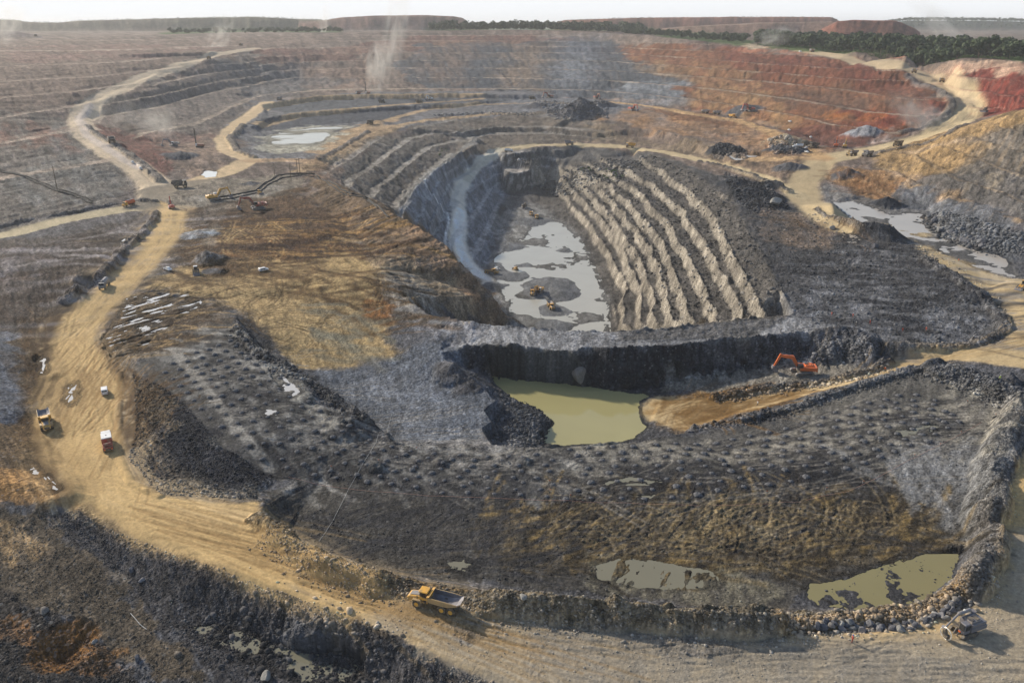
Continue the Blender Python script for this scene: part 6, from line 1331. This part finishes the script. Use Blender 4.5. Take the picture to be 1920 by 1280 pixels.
for i in range(900):
    f = RT.uniform(0, len(front)-1.001); k = int(f); g = f-k; a, b_ = front[k], front[k+1]; dpt = 12+RT.random()**1.3*(420-40*k+60); x, y = a[0]+(b_[0]-a[0])*g, a[1]+(b_[1]-a[1])*g; L_ = math.hypot(x, y)
    tp.append((x*(1+dpt/L_)+RT.uniform(-4, 4), y*(1+dpt/L_), dpt))
tp.sort(key=lambda q: q[2]); NT = 260
for x, y, d_ in tp[:NT]:
    t = empty('tree'); t.location = (x, y, float(zat(x, y))); s = RT.uniform(.7, 1.25); t.scale = (s, s, s*RT.uniform(.85, 1.1)); t.rotation_euler.z = RT.uniform(0, 6.28); t['label'] = 'dark green broadleaved tree in the forest edge above the red right-hand wall'; t['category'] = 'tree'; t['group'] = 'trees of the forest edge on the right'
    for nme, dat in (('crown', CRM[RT.randrange(5)]), ('trunk', TRM)): o = bpy.data.objects.new(nme, dat); scene.collection.objects.link(o); o.parent = t
def wood_mass(name, lab, pos, mat=LEAF, sc=(.7, 1.2), fl=1):
    vs = []
    for x, y in pos:
        v = CRA[RT.randrange(5)][:] ; s = RT.uniform(*sc); a = RT.uniform(0, 6.28); c, s_ = math.cos(a), math.sin(a)
        if fl > 1: v = v.reshape(-1, 4, 3)[::fl].reshape(-1, 3)
        v = np.stack([(v[:, 0]*c-v[:, 1]*s_)*s+x, (v[:, 0]*s_+v[:, 1]*c)*s+y, v[:, 2]*s+float(zat(x, y))-1.5*s], -1); vs.append(v)
    o = bpy.data.objects.new(name, quads(name, np.concatenate(vs), mat)); scene.collection.objects.link(o); o['kind'] = 'stuff'; o['label'] = lab; o['category'] = 'woodland'
wood_mass('forest', 'dense dark forest stretching back behind the edge trees on the right', [(x, y) for x, y, d_ in tp[NT:]])
r_ = np.random.default_rng(4)
def band(s0, n): q = sample_poly(s0, n, r_); return [tuple(p) for p in q]
def ystrip(x0, x1, y0, y1, n): return [(r_.uniform(x0, x1), r_.uniform(y0, y1)) for _ in range(n)]
wood_mass('far_woods', 'hazy belt of trees on the far rim in the middle', [(u*y, y) for u, y in [(r_.uniform(-.095, .155), r_.uniform(2090, 2500)) for _ in range(420)]], sc=(.8, 1.35), fl=2)
wood_mass('far_woods', 'thin hazy trees and bushes on the far left rim', [(u*y, y) for u, y in [(r_.uniform(-.40, -.20), r_.uniform(2080, 2500)) for _ in range(170)]], sc=(.35, .8), fl=2)
wood_mass('scrub', 'clump of bushes and small trees on the rim right of the middle', [(u*y, y) for u, y in [(r_.uniform(.13, .275), 0) for _ in range(210)] for y in [float(np.interp(u, [.13, .17, .235, .275], [1960, 1830, 1640, 1560]))+r_.uniform(20, 190)]], sc=(.35, .85), fl=2)
wood_mass('far_woods', 'blue-green forest on the right skyline', [(u*y, y) for u, y in [(r_.uniform(.43, .80), r_.uniform(4520, 5200)) for _ in range(1500)]], sc=(.6, 1.1), fl=6)
wood_mass('far_woods', 'bushes along the tops of the far spoil heaps', [(u*y, y) for u, y in [(r_.uniform(-.62, .42), r_.uniform(3330, 3480)) for _ in range(1100)]], sc=(.12, .30), fl=8)
wood_mass('undergrowth', 'bright green undergrowth in front of the forest edge', [(x*(1-d/1500), y*(1-d/1500)) for x, y, d in [(a[0]+(b2[0]-a[0])*g, a[1]+(b2[1]-a[1])*g, r_.uniform(-14, 12)) for a, b2 in zip(front, front[1:]) for g in r_.uniform(0, 1, 110)]], SCRUB, (.10, .22), 3)
wood_mass('weeds', 'green weeds growing on the upper benches of the pit wall', band("1125,325 1160,320 1175,335 1150,342 1135,338", 26)+band("1085,318 1105,312 1110,325 1092,330", 8)+band("815,282 845,278 848,292 825,296", 12), SCRUB, (.07, .17), 3)

# ---------------------------------------------------------------- air
def volbox(name, c, d, dens, col, lab, aniso=.2, noise=None):
    b = bmesh.new(); bmesh.ops.create_cube(b, size=1)
    for v in b.verts: v.co = Vector((v.co.x*d[0]+c[0], v.co.y*d[1]+c[1], v.co.z*d[2]+c[2]))
    me = bpy.data.meshes.new(name); b.to_mesh(me); b.free(); o = bpy.data.objects.new(name, me); scene.collection.objects.link(o); m = bpy.data.materials.new(name); m.use_nodes = True; t = m.node_tree; t.nodes.clear()
    ou = t.nodes.new('ShaderNodeOutputMaterial'); v = t.nodes.new('ShaderNodeVolumePrincipled'); v.inputs['Color'].default_value = (*col, 1); v.inputs['Density'].default_value = dens; v.inputs['Anisotropy'].default_value = aniso; t.links.new(v.outputs[0], ou.inputs['Volume']); me.materials.append(m)
    o['kind'] = 'stuff'; o['label'] = lab; return o
volbox('haze', (0, 5900, 45), (27000, 12600, 240), .00007, (.97, .97, .97), 'pale dusty haze over the mine')
scene.cycles.volume_bounces = 0

def puff(px, py, d, r, h, lean, dens, lab, seed=0, col=(.9, .86, .8)):
    x, y, z = hit(px, py) if d is None else at_y(px, py, d); b = bmesh.new(); bmesh.ops.create_icosphere(b, subdivisions=3, radius=1); me = bpy.data.meshes.new('dust'); b.to_mesh(me); b.free(); o = bpy.data.objects.new('dust', me); scene.collection.objects.link(o)
    o.location = (x+lean*.5, y, z+h*.5); o.scale = (r, r, h*.62); o.rotation_euler = (0, math.atan2(lean, h), 0); m = bpy.data.materials.new('dust'); m.use_nodes = True; t = m.node_tree; t.nodes.clear(); n = t.nodes.new; l = t.links.new
    tc_ = n('ShaderNodeTexCoord'); ln = n('ShaderNodeVectorMath'); ln.operation = 'LENGTH'; l(tc_.outputs['Object'], ln.inputs[0]); mr = n('ShaderNodeMapRange'); mr.inputs[1].default_value = 1; mr.inputs[2].default_value = 0; l(ln.outputs['Value'], mr.inputs[0])
    no = n('ShaderNodeTexNoise'); no.noise_dimensions = '4D'; no.inputs['W'].default_value = seed*3.1; no.inputs['Scale'].default_value = 1.8; no.inputs['Detail'].default_value = 4; no.inputs['Distortion'].default_value = .6; l(tc_.outputs['Object'], no.inputs['Vector'])
    m2 = n('ShaderNodeMapRange'); m2.inputs[1].default_value = .42; m2.inputs[2].default_value = .75; l(no.outputs['Fac'], m2.inputs[0]); mu = n('ShaderNodeMath'); mu.operation = 'MULTIPLY'; l(mr.outputs[0], mu.inputs[0]); l(m2.outputs[0], mu.inputs[1]); m3 = n('ShaderNodeMath'); m3.operation = 'MULTIPLY'; m3.inputs[1].default_value = dens; l(mu.outputs[0], m3.inputs[0])
    v = n('ShaderNodeVolumePrincipled'); v.inputs['Color'].default_value = (*col, 1); v.inputs['Anisotropy'].default_value = .3; l(m3.outputs[0], v.inputs['Density']); ou = n('ShaderNodeOutputMaterial'); l(v.outputs[0], ou.inputs['Volume']); me.materials.append(m)
    o['kind'] = 'stuff'; o['label'] = lab; o['category'] = 'dust'
puff(703, 174, None, 20, 75, 14, .16, 'pale dust bursting up beside the tall drill', 1)
puff(722, 168, None, 22, 190, 45, .06, 'tall thin dust plume drifting above the drill', 2)
puff(45, 66, 1400, 45, 35, -50, .05, 'dust trail behind the haul truck on the far left rim', 4)
puff(640, 52, 2300, 70, 22, -90, .02, 'streak of dust on the far plateau', 5)
puff(1690, 242, None, 40, 30, 25, .035, 'dust over the pale bank inside the right bend', 6)
puff(250, 250, None, 30, 34, -30, .02, 'thin dust over the left basin slope', 7)
puff(310, 262, None, 22, 34, -12, .05, 'dust above the excavator in the left basin', 8)
puff(1455, 88, None, 40, 30, -10, .05, 'dust on the red rim by the forest edge', 9)
puff(430, 88, 1650, 60, 28, -40, .03, 'dust trail at the top of the left ramp', 10)
puff(1760, 60, 2300, 130, 25, 20, .03, 'dust over the far clearing beyond the forest', 11)
scene.cycles.volume_step_rate = 2.0; scene.cycles.volume_max_steps = 96
